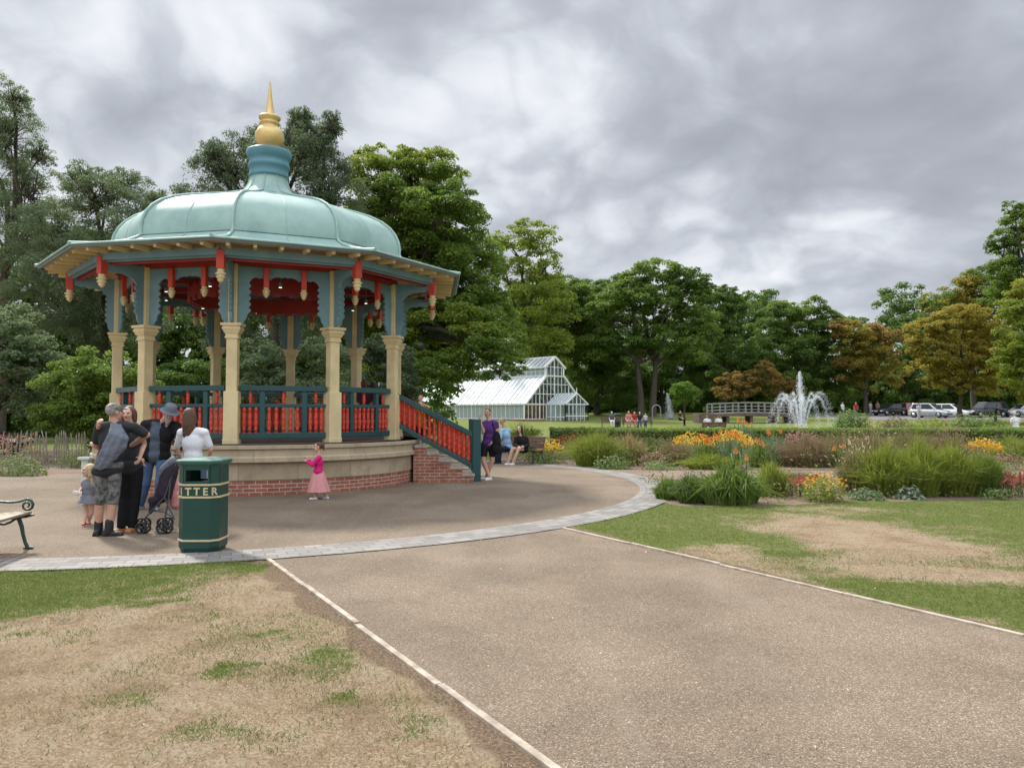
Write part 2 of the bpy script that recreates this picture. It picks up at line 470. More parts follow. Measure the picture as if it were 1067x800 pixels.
for i in range(n + 1):
    th = 2 * math.pi * i / n
    for r_ in (RING_IN - .01, PR): vs_.append((PC[0] + r_ * math.cos(th), PC[1] + r_ * math.sin(th), .014))
for i in range(n): fs_.append((2 * i, 2 * i + 1, 2 * i + 3, 2 * i + 2))
b.add(vs_, fs_); tag(b.build('stone_sett_ring', sett_material()), kind='structure', label='curved band of grey stone setts')

M_EDGE = mat('edging_concrete', (.40, .345, .275), .85, (.22, .175, .13), 7, .9, .4, 90)
def edging(a, d, L, sgn):
    b = MB(); step = 1.5
    k = 0
    while k * step < L:
        p0, p1 = a + d * (k * step + .004), a + d * min((k + 1) * step - .004, L)
        off = pn * (.005 * math.sin(k * 2.7)); up = Vector((0, 0, .006 * math.sin(k * 1.9)))
        b.bar(p0 + off + up, p1 + off + up, .046, .05)
        k += 1
    return b
for a, sg, lb in ((L0, -1, 'left pale concrete edging of the path'), (Q0, 1, 'right pale concrete edging of the path')):
    tag(edging(a - pd * .02, pd, 13, sg).build('path_edging', M_EDGE, bevel=.004), kind='structure', label=lb)

# ================================================================ BANDSTAND
BC = Vector((CX, CY, 0)); ND = 10; A0 = 3.5622; DA = 2 * math.pi / ND
def ang(k): return A0 + DA * k
def pol(r, k, z): return BC + Vector((r * math.cos(ang(k)), r * math.sin(ang(k)), z))

def paint(name, col, rough=.42, col2=None, amt=.35):
    return mat(name, col, rough, col2 or tuple(c * .68 for c in col), 2.6, amt + .2, .15, 45)
M_CREAM = paint('cream_paint', (.68, .56, .305), .5)
M_BLUE = paint('blue_paint', (.145, .27, .305), .55)
M_RED = paint('red_paint', (.56, .050, .022), .45)
M_DRED = paint('deep_red_paint', (.34, .028, .025), .4)
M_TEAL = paint('dark_teal_paint', (.006, .062, .066), .35)
M_GOLD = mat('gold_leaf', (.62, .45, .19), .42, (.50, .33, .11), 5, .5, .1, 30, metal=.55)
M_DRUM = paint('turquoise_paint', (.075, .21, .255), .45)
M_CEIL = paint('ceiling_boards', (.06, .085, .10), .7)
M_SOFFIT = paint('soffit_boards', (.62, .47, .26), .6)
M_DECK = mat('deck_boards', (.14, .11, .09), .8, (.09, .07, .06), 4, .6, .2, 30)
M_FASCIA = paint('fascia_paint', (.15, .22, .24), .45)

def copper_material():
    m = bpy.data.materials.new('weathered_copper'); t = NT(m)
    o = t.n('ShaderNodeTexCoord').outputs['Object']
    n1 = t.noise(o, 1.3, 6, .6); n2 = t.noise(o, 8, 5, .6)
    c = t.mix(t.ramp(n1, .35, .65), (.285, .41, .365), (.215, .33, .30))
    c = t.mix(t.math('MULTIPLY', t.ramp(n2, .5, .75), .35), c, (.36, .46, .42))
    b = t.n('ShaderNodeBsdfPrincipled', ins={'Base Color': c, 'Roughness': .5, 'Specular IOR Level': .4})
    bp = t.n('ShaderNodeBump', ins={'Strength': .12, 'Distance': .02, 'Height': t.noise(o, 3.2, 3)})
    t.t.links.new(bp.outputs[0], b.inputs['Normal'])
    t.out(b.outputs[0]); return m
M_COPPER = copper_material()

def stone_material(name, bw, rh, col1, col2, mortar, ms, around=True, off=(0, 0, 0), dirt=.5):
    m = bpy.data.materials.new(name); t = NT(m)
    o = t.n('ShaderNodeTexCoord').outputs['Object']
    s = t.n('ShaderNodeSeparateXYZ', ins={0: o})
    if around:
        dx = t.math('SUBTRACT', s.outputs[0], CX); dy = t.math('SUBTRACT', s.outputs[1], CY)
        u = t.math('MULTIPLY', t.math('ARCTAN2', dy, dx), 3.6)
    else: u = s.outputs[0]
    uv = t.n('ShaderNodeCombineXYZ', ins={0: u, 1: t.math('ADD', s.outputs[2], off[2]), 2: 0.0}).outputs[0]
    br = t.n('ShaderNodeTexBrick', ins={'Vector': uv, 'Color1': col1 + (1,), 'Color2': col2 + (1,), 'Mortar': mortar + (1,), 'Scale': 1.0, 'Mortar Size': ms, 'Mortar Smooth': .3, 'Brick Width': bw, 'Row Height': rh, 'Bias': -.1})
    nz = t.noise(o, 3.0, 7, .65)
    streak = t.n('ShaderNodeMapping', ins={'Vector': o, 'Scale': (5, 5, .6)}).outputs[0]
    c = t.mix(t.math('MULTIPLY', t.ramp(nz, .42, .7), dirt), br.outputs[0], tuple(x * .45 for x in col1))
    c = t.mix(t.math('MULTIPLY', t.ramp(t.noise(streak, 2.0, 5, .6), .5, .75), dirt * .7), c, tuple(x * .4 for x in col2))
    b = t.n('ShaderNodeBsdfPrincipled', ins={'Base Color': c, 'Roughness': .85, 'Specular IOR Level': .2})
    h = t.math('ADD', t.math('MULTIPLY', br.outputs['Fac'], -1.0), t.math('MULTIPLY', t.noise(o, 35, 5), .5))
    bp = t.n('ShaderNodeBump', ins={'Strength': .5, 'Distance': .012, 'Height': h})
    t.t.links.new(bp.outputs[0], b.inputs['Normal'])
    t.out(b.outputs[0]); return m
M_BRICK = stone_material('red_brick', .225, .075, (.36, .135, .085), (.24, .085, .06), (.48, .40, .33), .009)
M_STONE = stone_material('sandstone_blocks', 1.12, .60, (.43, .345, .235), (.36, .285, .19), (.22, .17, .12), .006, off=(0, 0, -.02))
M_COPE = stone_material('sandstone_coping', 1.9, .9, (.45, .365, .25), (.40, .32, .22), (.24, .19, .13), .005, dirt=.4)
M_FLANK = stone_material('stair_brick', .225, .075, (.36, .135, .085), (.25, .09, .06), (.46, .38, .31), .009, around=False, dirt=.65)
M_TREAD = mat('worn_tread_stone', (.37, .32, .25), .85, (.22, .19, .15), 6, .7, .4, 40)

def tang(k):  # matrix: local x along the bay (k -> k+1), y outwards, z up
    a = (pol(1, k + .5, 0) - BC).normalized()
    t = Vector((-a.y, a.x, 0))
    return Matrix((t, a, Vector((0, 0, 1)))).transposed()
def radm(k):  # local x outwards, y tangential
    a = (pol(1, k, 0) - BC).normalized()
    return Matrix((a, Vector((-a.y, a.x, 0)), Vector((0, 0, 1)))).transposed()

def deca(prof, m, name, parent, cap=True, bevel=0):
    b = MB()
    rs = [[pol(r, k, z) for k in range(ND)] for r, z in prof]
    b.rings(rs, cap, 0, False)
    return b.build(name, m, parent, bevel=bevel)
def facets(prof, sub=1):
    """roof faces: one smooth strip for each of the ten sides"""
    b = MB()
    for k in range(ND):
        rs = []
        for r, z in prof:
            p, q = pol(r, k, z), pol(r, k + 1, z)
            rs.append([p.lerp(q, i / sub) for i in range(sub + 1)])
        n_ = sub + 1; vs = [v for r in rs for v in r]; fs = []
        for i in range(len(rs) - 1):
            for j in range(sub): fs.append((i * n_ + j, i * n_ + j + 1, (i + 1) * n_ + j + 1, (i + 1) * n_ + j))
        b.add(vs, fs, 0, True)
    return b

bs = thing('bandstand', 'ten sided park bandstand with turquoise domed roof, gold finial, cream columns and red balusters', 'bandstand', BC)
def drum_(prof, m, name):
    b = MB()
    for (r0, z0), (r1, z1) in zip(prof, prof[1:]): b.lathe([(r0, z0), (r1, z1)], BC, 96, cap=False)
    b.lathe([(prof[-1][0], prof[-1][1] - .001), (.02, prof[-1][1] - .001)], BC, 96, cap=True)
    return b.build(name, m, bs)
drum_([(3.60, 0), (3.60, .31)], M_BRICK, 'brick_base')
drum_([(3.62, .31), (3.62, .645)], M_STONE, 'stone_band')
drum_([(3.62, .646), (3.71, .66), (3.71, .74), (3.67, .77), (3.67, .905), (3.71, .915), (3.71, .975), (3.67, .99)], M_COPE, 'stone_coping')
deca([(3.42, .985), (3.42, 1.004)], M_DECK, 'deck', bs)

RC, RB, RE = 3.205, 4.17, 4.76
ZC0, ZC1, ZF = 3.16, 3.39, 4.60
for k in range(ND):
    M = radm(k); c = pol(RC, k, 0)
    b = MB()
    b.box(c + Vector((0, 0, 2.05)), (.215, .215, 2.24), M=M)
    col = b.build('column', M_CREAM, bs, bevel=.018)
    b = MB(); b.box(c + Vector((0, 0, 1.525)), (.285, .285, 1.05), M=M, taper=.985); b.box(c + Vector((0, 0, 1.05)), (.30, .30, .10), M=M)
    b.build('pedestal', M_CREAM, col, bevel=.012)
    b = MB()
    for z0, z1, w0, w1 in ((3.10, 3.135, .29, .29), (3.135, 3.20, .26, .265), (3.20, 3.275, .30, .37), (3.275, 3.315, .385, .395), (3.315, 3.35, .36, .36), (3.35, 3.40, .435, .445)):
        rs = []
        for z, w in ((z0, w0), (z1, w1)):
            w *= .91
            rs.append([c + M @ Vector((sx * w / 2, sy * w / 2, z)) for sx, sy in ((-1, -1), (1, -1), (1, 1), (-1, 1))])
        b.rings(rs, True, 0, False)
    b.build('capital', M_CREAM, col, bevel=.006)
    b = MB(); b.box(c + Vector((0, 0, (3.40 + ZF) / 2)), (.17, .17, ZF - 3.40), M=M)
    b.build('upper_post', M_CREAM, col, bevel=.01)

# railings
BAY = 2 * RC * math.sin(DA / 2)
RIN = RC * math.cos(DA / 2)
def baluster(p, z0, z1, r, n=8):
    h = z1 - z0
    prof = [(r * .9, 0), (r * .9, .10), (r * 1.25, .12), (r * .75, .16), (r * 1.05, .30), (r * 1.25, .45), (r * .8, .52), (r * 1.2, .56), (r * .8, .60), (r * 1.05, .75), (r * .75, .86), (r * 1.2, .90), (r * .9, .93), (r * .9, 1.0)]
    return MB().lathe([(a, z0 + q * h) for a, q in prof], p, n)
STAIR_BAY = 4
for k in range(ND):
    if k == STAIR_BAY: continue
    M = tang(k); c = BC + M @ Vector((0, RIN, 0)); L = BAY - .28
    b = MB()
    for z0, z1, w in ((2.06, 2.17, .13), (1.73, 1.80, .08), (1.10, 1.215, .10)):
        b.box(c + Vector((0, 0, (z0 + z1) / 2)), (L, w, z1 - z0), M=M)
    for q in (-.245, .245): b.box(c + M @ Vector((q * L, 0, 1.637)), (.105, .085, .845), M=M)
    rail = b.build('railing', M_TEAL, bs, bevel=.008)
    for q in [-.45, -.385, -.315] + [-.165 + .0825 * i for i in range(5)] + [.315, .385, .45]:
        baluster(c + M @ Vector((q * L, 0, 0)), 1.215, 1.73, .040).build('baluster', M_RED, rail)
    for q in (-.38, .0, .38):
        baluster(c + M @ Vector((q * L, 0, 0)), 1.80, 2.06, .034, 8).build('upper_baluster', M_RED, rail)

# upper works: frieze with arched brackets, beams, pendants
def onion(p, z0, s=1.0, n=12):
    prof = [(.030, 0), (.055, -.01), (.060, -.035), (.045, -.05), (.085, -.075), (.088, -.09), (.050, -.105), (.074, -.13), (.074, -.145), (.045, -.16), (.055, -.185), (.03, -.215), (.006, -.235)]
    return MB().lathe([(r * s, z0 + z * s) for r, z in prof], p, n)
def spandrel_outline(W):
    """half bay outline: frieze, arch and the leg that runs down to the capital"""
    top = 4.57
    x1 = -W / 2 + .32
    pts = [(-W / 2 + .086, top), (-W / 2 + .086, 3.41), (-W / 2 + .20, 3.415), (x1 - .12, 3.45), (x1 - .07, 3.51), (x1 - .06, 3.58)]
    for i in range(5):  # shallow scalloped inner edge
        z = 3.62 + i * .125
        pts += [(x1 - .035, z), (x1, z + .03), (x1 + .012, z + .06), (x1, z + .09), (x1 - .03, z + .115)]
    pts += [(x1 - .01, 4.27), (x1 + .03, 4.33), (x1 + .10, 4.36), (x1 + .17, 4.34), (-.37, 4.37), (-.33, 4.33), (-.27, 4.33), (-.23, 4.37), (-.12, 4.395), (-.05, 4.38), (0, 4.405)]
    mir = [(-x, z) for x, z in pts[::-1]][1:]
    return pts + mir
for k in range(ND):
    M = tang(k); c = BC + M @ Vector((0, RIN, 0))
    T = Matrix.Translation(c) @ M.to_4x4()
    b = MB(); b.prism(spandrel_outline(BAY), T, .05)
    sp = b.build('spandrel', M_BLUE, bs, bevel=.004)
    b = MB(); b.bar(pol(RC - .03, k, 4.635), pol(RC - .03, k + 1, 4.635), .12, .11)
    b.build('tie_beam', M_DRED, bs)
    b = MB(); b.bar(pol(RB, k, 4.655), pol(RB, k + 1, 4.655), .13, .14); b.bar(pol(RB - .04, k, 4.575), pol(RB - .04, k + 1, 4.575), .05, .04)
    b.build('ring_beam', M_BLUE, bs)
    b = MB(); b.bar(pol(RB - .16, k, 4.57), pol(RB - .16, k + 1, 4.57), .06, .09)
    b.build('red_moulding', M_DRED, bs)
    # pendants
    for q in (.315, .685):
        p = pol(RC, k, 0).lerp(pol(RC, k + 1, 0), q); p = p + (p - BC).normalized() * .06
        b = MB(); b.box(p + Vector((0, 0, 4.36)), (.105, .105, .40), M=M)
        pe = b.build('pendant', M_RED, bs, bevel=.008)
        onion(p, 4.165, .95).build('drop', M_CREAM, pe)
    p = pol(RB, k, 0); M2 = radm(k)
    b = MB(); b.box(p + Vector((0, 0, 4.50)), (.145, .145, .36), M=M2)
    pe = b.build('corner_pendant', M_RED, bs, bevel=.01)
    onion(p, 4.33, 1.18).build('drop', M_CREAM, pe)
    # radial bracket from the upper post out to the pendant
    x0 = .085; x1 = RB - RC - .07
    ol = [(x0, 4.60), (x0, 3.41), (x0 + .08, 3.43), (x0 + .12, 3.50), (x0 + .135, 3.58)]
    for i in range(5):
        z = 3.62 + i * .12
        ol += [(x0 + .14, z), (x0 + .18, z + .03), (x0 + .19, z + .06), (x0 + .175, z + .09), (x0 + .145, z + .11)]
    ol += [(x0 + .17, 4.24), (x0 + .25, 4.33), (x0 + .38, 4.38), (x0 + .55, 4.40), (x1 - .08, 4.40), (x1, 4.44), (x1, 4.60)]
    T = Matrix.Translation(pol(RC, k, 0)) @ M2.to_4x4()
    b = MB(); b.prism(ol, T, .055); b.build('bracket', M_BLUE, bs, bevel=.004)
# soffit, rafters, eaves
b = facets([(RE - .05, 4.765), (RC - .2, 4.90)]); b.build('soffit', M_SOFFIT, bs)
for k in range(ND):
    M = tang(k); ap0 = (RB - .02) * math.cos(DA / 2); ap1 = (RE - .07) * math.cos(DA / 2)
    sideo = 2 * RE * math.sin(DA / 2)
    for i in range(6):
        x = (i + .5) / 6 - .5
        xo = x * sideo * .985; xi = xo * .93
        p0 = BC + M @ Vector((xi, ap0, 4.755)); p1 = BC + M @ Vector((xo, ap1, 4.725))
        b = MB(); b.bar(p0, p1, .065, .085); b.build('rafter', M_CREAM, bs)
deca([(RE - .03, 4.735), (RE + .02, 4.735), (RE + .035, 4.775), (RE - .03, 4.785)], M_FASCIA, 'eaves_board', bs, cap=False)
b = MB()
for k in range(ND): b.tube([pol(RE + .055, k, 4.790), pol(RE + .055, k + 1, 4.790)], .024, 8)
b.build('gutter', M_COPPER, bs)
skirt = [(RE + .07, 4.80), (4.4, 4.87), (4.0, 4.96), (3.65, 5.07), (3.42, 5.19), (3.34, 5.27)]
dome = [(3.355, 5.27), (3.355, 5.42), (3.32, 5.59), (3.24, 5.76), (3.10, 5.93), (2.90, 6.08), (2.62, 6.22), (2.25, 6.35), (1.75, 6.49), (1.2, 6.65), (.80, 6.79), (.64, 6.86)]
rf = facets(skirt, 3).build('roof_skirt', M_COPPER, bs)
dm = facets(dome, 3).build('dome', M_COPPER, bs)
for k in range(ND):
    b = MB(); b.tube([pol(r + .012, k, z + .012) for r, z in skirt + dome[1:]], .034, 8); b.build('hip_roll', M_COPPER, dm)
b = MB()
for k in range(ND):
    for q in (.5,):
        b.tube([pol(r, k, z).lerp(pol(r, k + 1, z), q) + Vector((0, 0, .004)) for r, z in skirt], .012, 6)
        b.tube([pol(r, k, z).lerp(pol(r, k + 1, z), q) for r, z in dome[:-2]], .009, 6)
    b.bar(pol(3.352, k, 5.275), pol(3.352, k + 1, 5.275), .05, .03)
b.build('seam', M_COPPER, dm)
M_SHADE = paint('lead_joint', (.05, .085, .085), .6)
nk = MB().lathe([(.76, 6.80), (.64, 6.89), (.55, 7.0), (.475, 7.14), (.445, 7.26), (.44, 7.34)], BC, 20, ph=A0).build('neck', M_COPPER, bs)
b = MB()
for k in range(ND): b.tube([pol(r + .004, k, z) for r, z in ((.76, 6.80), (.64, 6.89), (.55, 7.0), (.475, 7.14), (.445, 7.26), (.44, 7.34))], .014, 6)
b.build('seam', M_COPPER, nk)
MB().lathe([(.43, 7.30), (.47, 7.31), (.475, 7.36), (.455, 7.40), (.455, 7.53), (.485, 7.55), (.49, 7.60), (.485, 7.63), (.465, 7.65), (.47, 7.76), (.50, 7.78), (.515, 7.82), (.53, 7.86), (.535, 7.94), (.52, 7.965), (.42, 7.985), (.30, 8.0)], BC, 40).build('drum', M_DRUM, bs)
fi = MB().lathe([(.22, 7.99), (.21, 8.04), (.27, 8.12), (.325, 8.22), (.345, 8.33), (.325, 8.44), (.26, 8.54), (.20, 8.59), (.21, 8.62), (.245, 8.65), (.245, 8.68), (.20, 8.70), (.20, 8.74), (.255, 8.78), (.265, 8.82), (.24, 8.845), (.19, 8.86), (.15, 8.87)], BC, 32).build('finial', M_GOLD, bs)
MB().lathe([(.13, 8.86), (.115, 8.90), (.095, 9.02), (.07, 9.20), (.04, 9.45), (.010, 9.72)], BC, 20).build('spike', M_GOLD, fi)
# inside: ceiling and the hanging red ring
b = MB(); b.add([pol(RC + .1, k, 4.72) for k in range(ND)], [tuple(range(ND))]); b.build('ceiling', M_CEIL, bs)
b = MB()
for k in range(ND):
    b.bar(pol(1.75, k, 4.40), pol(1.75, k + 1, 4.40), .08, .36)
    M = tang(k); r_ = 1.75 * math.cos(DA / 2)
    for i in range(3):
        b.box(BC + M @ Vector(((i - 1) * .34, r_ + .05, 4.23)), (.16, .06, .10), M=M)
        b.box(BC + M @ Vector(((i - 1) * .34, r_ + .05, 4.56)), (.12, .06, .09), M=M)
    b.bar(pol(.3, k, 4.66), pol(RC, k, 4.66), .09, .12)
b.build('ceiling_ring', M_DRED, bs)
M_LAMP = bpy.data.materials.new('downlight'); t = NT(M_LAMP)
t.out(t.n('ShaderNodeEmission', ins={'Color': (1, .95, .85, 1), 'Strength': 1.3}).outputs[0])
for k in range(ND):
    p = pol(2.35, k + .5, 4.30)
    b = MB().lathe([(.028, .0), (.042, .01), (.042, .09)], p, 10); la = b.build('downlight', M_FASCIA, bs)
    MB().lathe([(.006, 0), (.036, .001)], p + Vector((0, 0, -.006)), 10).build('lamp', M_LAMP, la)
    MB().tube([p + Vector((0, 0, .08)), p + Vector((0, 0, .42))], .012, 6).build('drop_rod', M_FASCIA, la)

# stairs in the bay that faces right
E_ = (pol(1, STAIR_BAY + .5, 0) - BC).normalized(); T_ = Vector((-E_.y, E_.x, 0))
AP = 3.56
def st(r, w, z): return BC + E_ * r + T_ * w + Vector((0, 0, z))
MS = Matrix((E_, T_, Vector((0, 0, 1)))).transposed()
NS = 6; RISE = 1.0 / NS; TR = .275
stp = None
b = MB()
for i in range(NS - 1):
    z1 = 1.0 - RISE * (i + 1)
    x0 = AP + TR * i
    b.box(st(x0 + TR / 2 + .012, 0, z1 - .03), (TR + .03, 1.62, .06), M=MS)
    b.box(st(x0 + TR / 2, 0, (z1 - .06) / 2), (TR - .002, 1.56, z1 - .06), M=MS)
b.build('steps', M_TREAD, bs, bevel=.006)
for w in (-.90, .90):
    ol = [(AP - .02, 0), (AP + TR * (NS - 1) + .02, 0)]
    for i in range(NS - 2, -1, -1):
        z1 = 1.0 - RISE * (i + 1)
        ol += [(AP + TR * (i + 1) + .02, z1 - .03), (AP + TR * i + .02, z1 - .03)] if i else [(AP + TR + .02, z1 - .03), (AP - .02, z1 - .03)]
    T = Matrix.Translation(st(0, w, 0)) @ MS.to_4x4()
    b = MB(); b.prism(ol, T, .24); fl = b.build('flank_wall', M_FLANK, bs)
    b = MB()
    for i in range(NS - 1):
        z1 = 1.0 - RISE * (i + 1)
        b.box(st(AP + TR * (i + .5) + .02, w, z1 + .002), (TR + .03, .29, .065), M=MS)
    b.build('coping', M_TREAD, fl, bevel=.008)
    b = MB()
    p0, p1 = st(3.12, w * .985, 2.04), st(4.93, w * .985, 1.10)
    q0, q1 = st(3.12, w * .985, 1.37), st(4.93, w * .985, .35)
    b.bar(p0, p1, .13, .115); b.bar(q0, q1, .10, .10)
    hr = b.build('stair_railing', M_TEAL, bs, bevel=.008)
    for i in range(15):
        u = (i + .8) / 15.6
        p = p0.lerp(p1, u); q = q0.lerp(q1, u)
        baluster(Vector((p.x, p.y, 0)), q.z + .03, p.z - .04, .038, 8).build('stair_baluster', M_RED, hr)
    b = MB(); c = st(5.02, w * .985, 0)
    b.box(c + Vector((0, 0, .72)), (.19, .19, 1.44), M=MS); b.box(c + Vector((0, 0, 1.445)), (.21, .21, .035), M=MS)
    b.build('newel_post', M_TEAL, bs, bevel=.012)

# ================================================================ FOLIAGE
def unit(v): return v / np.maximum(np.linalg.norm(v, axis=-1, keepdims=True), 1e-9)
def leaves(centers, normals, size, r, aspect=.55, droop=0.0):
    """one bent leaf (two triangles-wide quad strip) at each centre"""
    n = len(centers)
    nrm = unit(normals)
    tv = unit(np.cross(nrm, unit(r.normal(size=(n, 3)))))
    if droop: tv = unit(tv * (1 - droop) + np.array([0, 0, -1.]) * droop)
    bv = unit(np.cross(nrm, tv))
    s = (size * r.uniform(.6, 1.35, n))[:, None]
    mid = centers + nrm * s * .12
    v = np.stack([centers - tv * s * .5, mid + bv * s * aspect * .5, centers + tv * s * .5, mid - bv * s * aspect * .5], 1)
    return v.reshape(-1, 3), np.arange(4 * n).reshape(-1, 4)

def crown_points(lobes, r, puff=.26, density=1.0, leaf=.2, flat=.62, inner=.35, cover=1.7):
    """leaf positions and normals in clumps spread over the lobes (each lobe: centre, radii)"""
    C, N = [], []
    puffs = []
    for c, rad in lobes:
        c = np.array(c); rad = np.array(rad); rm = float(np.cbrt(rad.prod()))
        k = max(6, int(density * 11 * (1 / puff) ** 1.75 * .30))
        d = unit(r.normal(size=(k, 3))); d[:, 2] = np.where((d[:, 2] < -.35) & (r.random(k) < .6), -d[:, 2], d[:, 2])
        rr = np.where(r.random(k) < inner, r.uniform(.25, .75, k), r.uniform(.74, 1.04, k))
        pc = c + d * rad * rr[:, None]
        pr = rm * puff * r.uniform(.55, 1.35, k)
        for j in range(k): puffs.append((pc[j], pr[j], d[j]))
    for pc, pr, d in puffs:
        area = 2 * math.pi * pr * pr
        n = int(np.clip(cover * area / (leaf * leaf * .5), 6, 900))
        u = unit(r.normal(size=(n, 3)))
        u = unit(u + d * .35 + np.array([0, 0, .35]))
        q = r.random(n) ** .45
        C.append(pc + u * (pr * q)[:, None] * np.array([1.15, 1.15, flat]))
        N.append(unit(u * .55 + np.array([0, 0, .55]) + r.normal(size=(n, 3)) * .45))
    return np.concatenate(C), np.concatenate(N), puffs

M_BARK = mat('bark', (.075, .058, .042), .9, (.035, .028, .02), 9, .7, .8, 25)
LM = {
    'deep': leaf_mat('leaf_deep_green', (.044, .086, .016), (.135, .215, .038), .45),
    'mid': leaf_mat('leaf_mid_green', (.066, .120, .019), (.180, .260, .040), .45),
    'lime': leaf_mat('leaf_yellow_green', (.105, .15, .017), (.24, .295, .038), .45),
    'grey': leaf_mat('leaf_grey_green', (.078, .118, .052), (.195, .255, .120), .4),
    'blue': leaf_mat('leaf_dark_grey_green', (.050, .080, .038), (.140, .188, .090), .4),
    'gold': leaf_mat('leaf_turning_gold', (.145, .125, .020), (.37, .31, .050), .45),
    'rust': leaf_mat('leaf_turning_rust', (.125, .085, .022), (.31, .21, .052), .45),
    'bright': leaf_mat('leaf_fresh_green', (.08, .15, .018), (.20, .31, .05), .45),
}
def limb(b, p0, p1, r0, r1, r, sag=.12, n=6, seg=7):
    p0, p1 = np.array(p0), np.array(p1); L = np.linalg.norm(p1 - p0)
    off = r.normal(size=3) * L * .07; pts, rad = [], []
    for i in range(seg):
        u = i / (seg - 1)
        q = p0 * (1 - u) + p1 * u + off * math.sin(math.pi * u) + np.array([0, 0, sag * L * math.sin(math.pi * u * .9)])
        q = q + r.normal(size=3) * L * .008 * (0 < i < seg - 1)
        pts.append(q); rad.append(r0 + (r1 - r0) * u ** .8)
    b.tube(pts, rad, n)

def tree(name, label, Y, base_px, lobes_px, kind, leaf=.2, trunk_r=.35, seed=0, group=None, cat='tree', density=1.0, puff=.26, flat=.62, cover=1.7, droop=0.0, fork=.45, inner=.35, base_z=None, depth=1.0, trunks=1, strands=0, kind2=None, aspect=.55, sink=.1, twigs=0):
    """lobes_px: (px, py, rx, ry[, dY]) as they stand in the view at Y metres"""
    r = np.random.default_rng(1000 + seed)
    lobes = []
    for l in lobes_px:
        dY = l[4] if len(l) > 4 else 0.0
        c = P(l[0], l[1], Y + dY); k = (Y + dY) / F
        rx, rz = l[2] * k, l[3] * k
        lobes.append(((c.x, c.y, c.z), (rx, min(rx, max(rz, rx * .7)) * depth, rz)))
    bx = P(base_px, 430, Y).x; bz = float(terrain(bx, Y)) if base_z is None else base_z
    base = Vector((bx, Y, bz - .02))
    t = thing(name, label, cat, base, group)
    C, N, puffs = crown_points(lobes, r, puff, density, leaf, flat, inner, cover)
    keep = C[:, 2] > bz + .05
    C, N = C[keep], N[keep]
    if strands:   # hanging leafy strands under the clumps
        for pc, pr, d in puffs:
            for _ in range(strands):
                top = pc + r.normal(size=3) * pr * np.array([.7, .7, .3]); L = pr * r.uniform(.9, 2.4)
                n = int(L / leaf * 3.2)
                if n < 2: continue
                u = np.linspace(0, 1, n)[:, None]
                C = np.concatenate([C, top + u * np.array([0, 0, -L]) + r.normal(size=(n, 3)) * .05 * (1 + pr)])
                N = np.concatenate([N, unit(r.normal(size=(n, 3)) + np.array([0, -.3, .2]))])
        k_ = C[:, 2] > bz + .05; C, N = C[k_], N[k_]
    V, Fc = leaves(C, N, leaf, r, aspect, droop)
    rnd = np.clip(r.beta(2, 2.6, len(Fc)) + .25 * (vnoise(C[:, 0] * .8, C[:, 2] * .8 + C[:, 1], 3 + seed) - .5), 0, 1)
    me = raw_mesh('crown', V, Fc, False, rnd)
    cr = raw_obj('crown', me, LM[kind] if kind2 is None else [LM[kind], LM[kind2]], t)
    if kind2:
        mi = (vnoise(C[:, 0] * .35 + 9, C[:, 2] * .35 + C[:, 1] * .3, 50 + seed) + r.normal(size=len(C)) * .08 > .56).astype(np.int32)
        me.polygons.foreach_set('material_index', mi)
    # trunk and limbs
    if trunk_r:
        b = MB(); top = max(c[0][2] + c[1][2] for c in lobes); hgt = top - bz
        for q in range(trunks):
            off = (q - (trunks - 1) / 2) * trunk_r * 3.2
            f = np.array([bx + off * 1.6 + r.normal() * .1 * trunk_r, Y + r.normal() * .1, bz + hgt * fork])
            b0 = np.array([bx + off, Y, bz - sink])
            pts = [b0, b0 + np.array([0, 0, .25]), b0 * .6 + f * .4 + np.array([r.normal() * trunk_r * .4, 0, 0]), f]
            b.tube(pts, [trunk_r * 1.45, trunk_r * 1.05, trunk_r * .88, trunk_r * .62], 10)
            for i, (c, rad) in enumerate(lobes):
                if i % trunks != q: continue
                e = np.array(c) - np.array([0, 0, rad[2] * .25])
                rl = trunk_r * (.30 + .2 * r.random())
                limb(b, f - np.array([0, 0, trunk_r * .4]), e, rl * 1.25, rl * .4, r)
                near = sorted(puffs, key=lambda p_: np.linalg.norm((p_[0] - np.array(c)) / np.array(rad)))[:14]
                for p_ in (near[4:14] if not twigs else []): limb(b, e, p_[0], rl * .36, rl * .07, r, .06, 5, 5)
        if twigs:
            for pc, pr, d in puffs:
                c = min(lobes, key=lambda l: np.linalg.norm((pc - np.array(l[0])) / np.array(l[1])))[0]
                limb(b, np.array(c) + r.normal(size=3) * .15, pc + d * pr * .9, .028, .005, r, .1, 4, 5)
        b.build('trunk', M_BARK, t)
    return t

# ================================================================ TREES
# left side, beyond the bandstand
tree('tall_tree', 'tall sparse grey-green tree at the left edge rising above the others there', 40, 0, [(5, 150, 38, 52), (-12, 215, 60, 60, 1), (30, 205, 26, 46), (12, 262, 50, 52, -1), (38, 250, 22, 40), (-40, 150, 50, 90), (14, 108, 16, 22), (40, 165, 14, 20)], 'grey', .105, .28, 1, density=1.1, puff=.20, cover=.85, inner=.25, aspect=.45, droop=.2, flat=.75, twigs=1)
tree('leafy_tree', 'grey-green tree with thin arching top twigs between the left edge and the bandstand roof', 36, 105, [(100, 215, 48, 34), (125, 198, 36, 22, 1), (60, 262, 46, 50), (140, 268, 50, 55), (95, 300, 62, 60, -1), (160, 230, 26, 30), (70, 330, 55, 60), (85, 190, 26, 20), (125, 340, 50, 55), (165, 215, 16, 16)], 'grey', .105, .24, 2, density=1.25, puff=.20, cover=.9, aspect=.45, droop=.2, flat=.75, kind2='blue', twigs=1, strands=1)
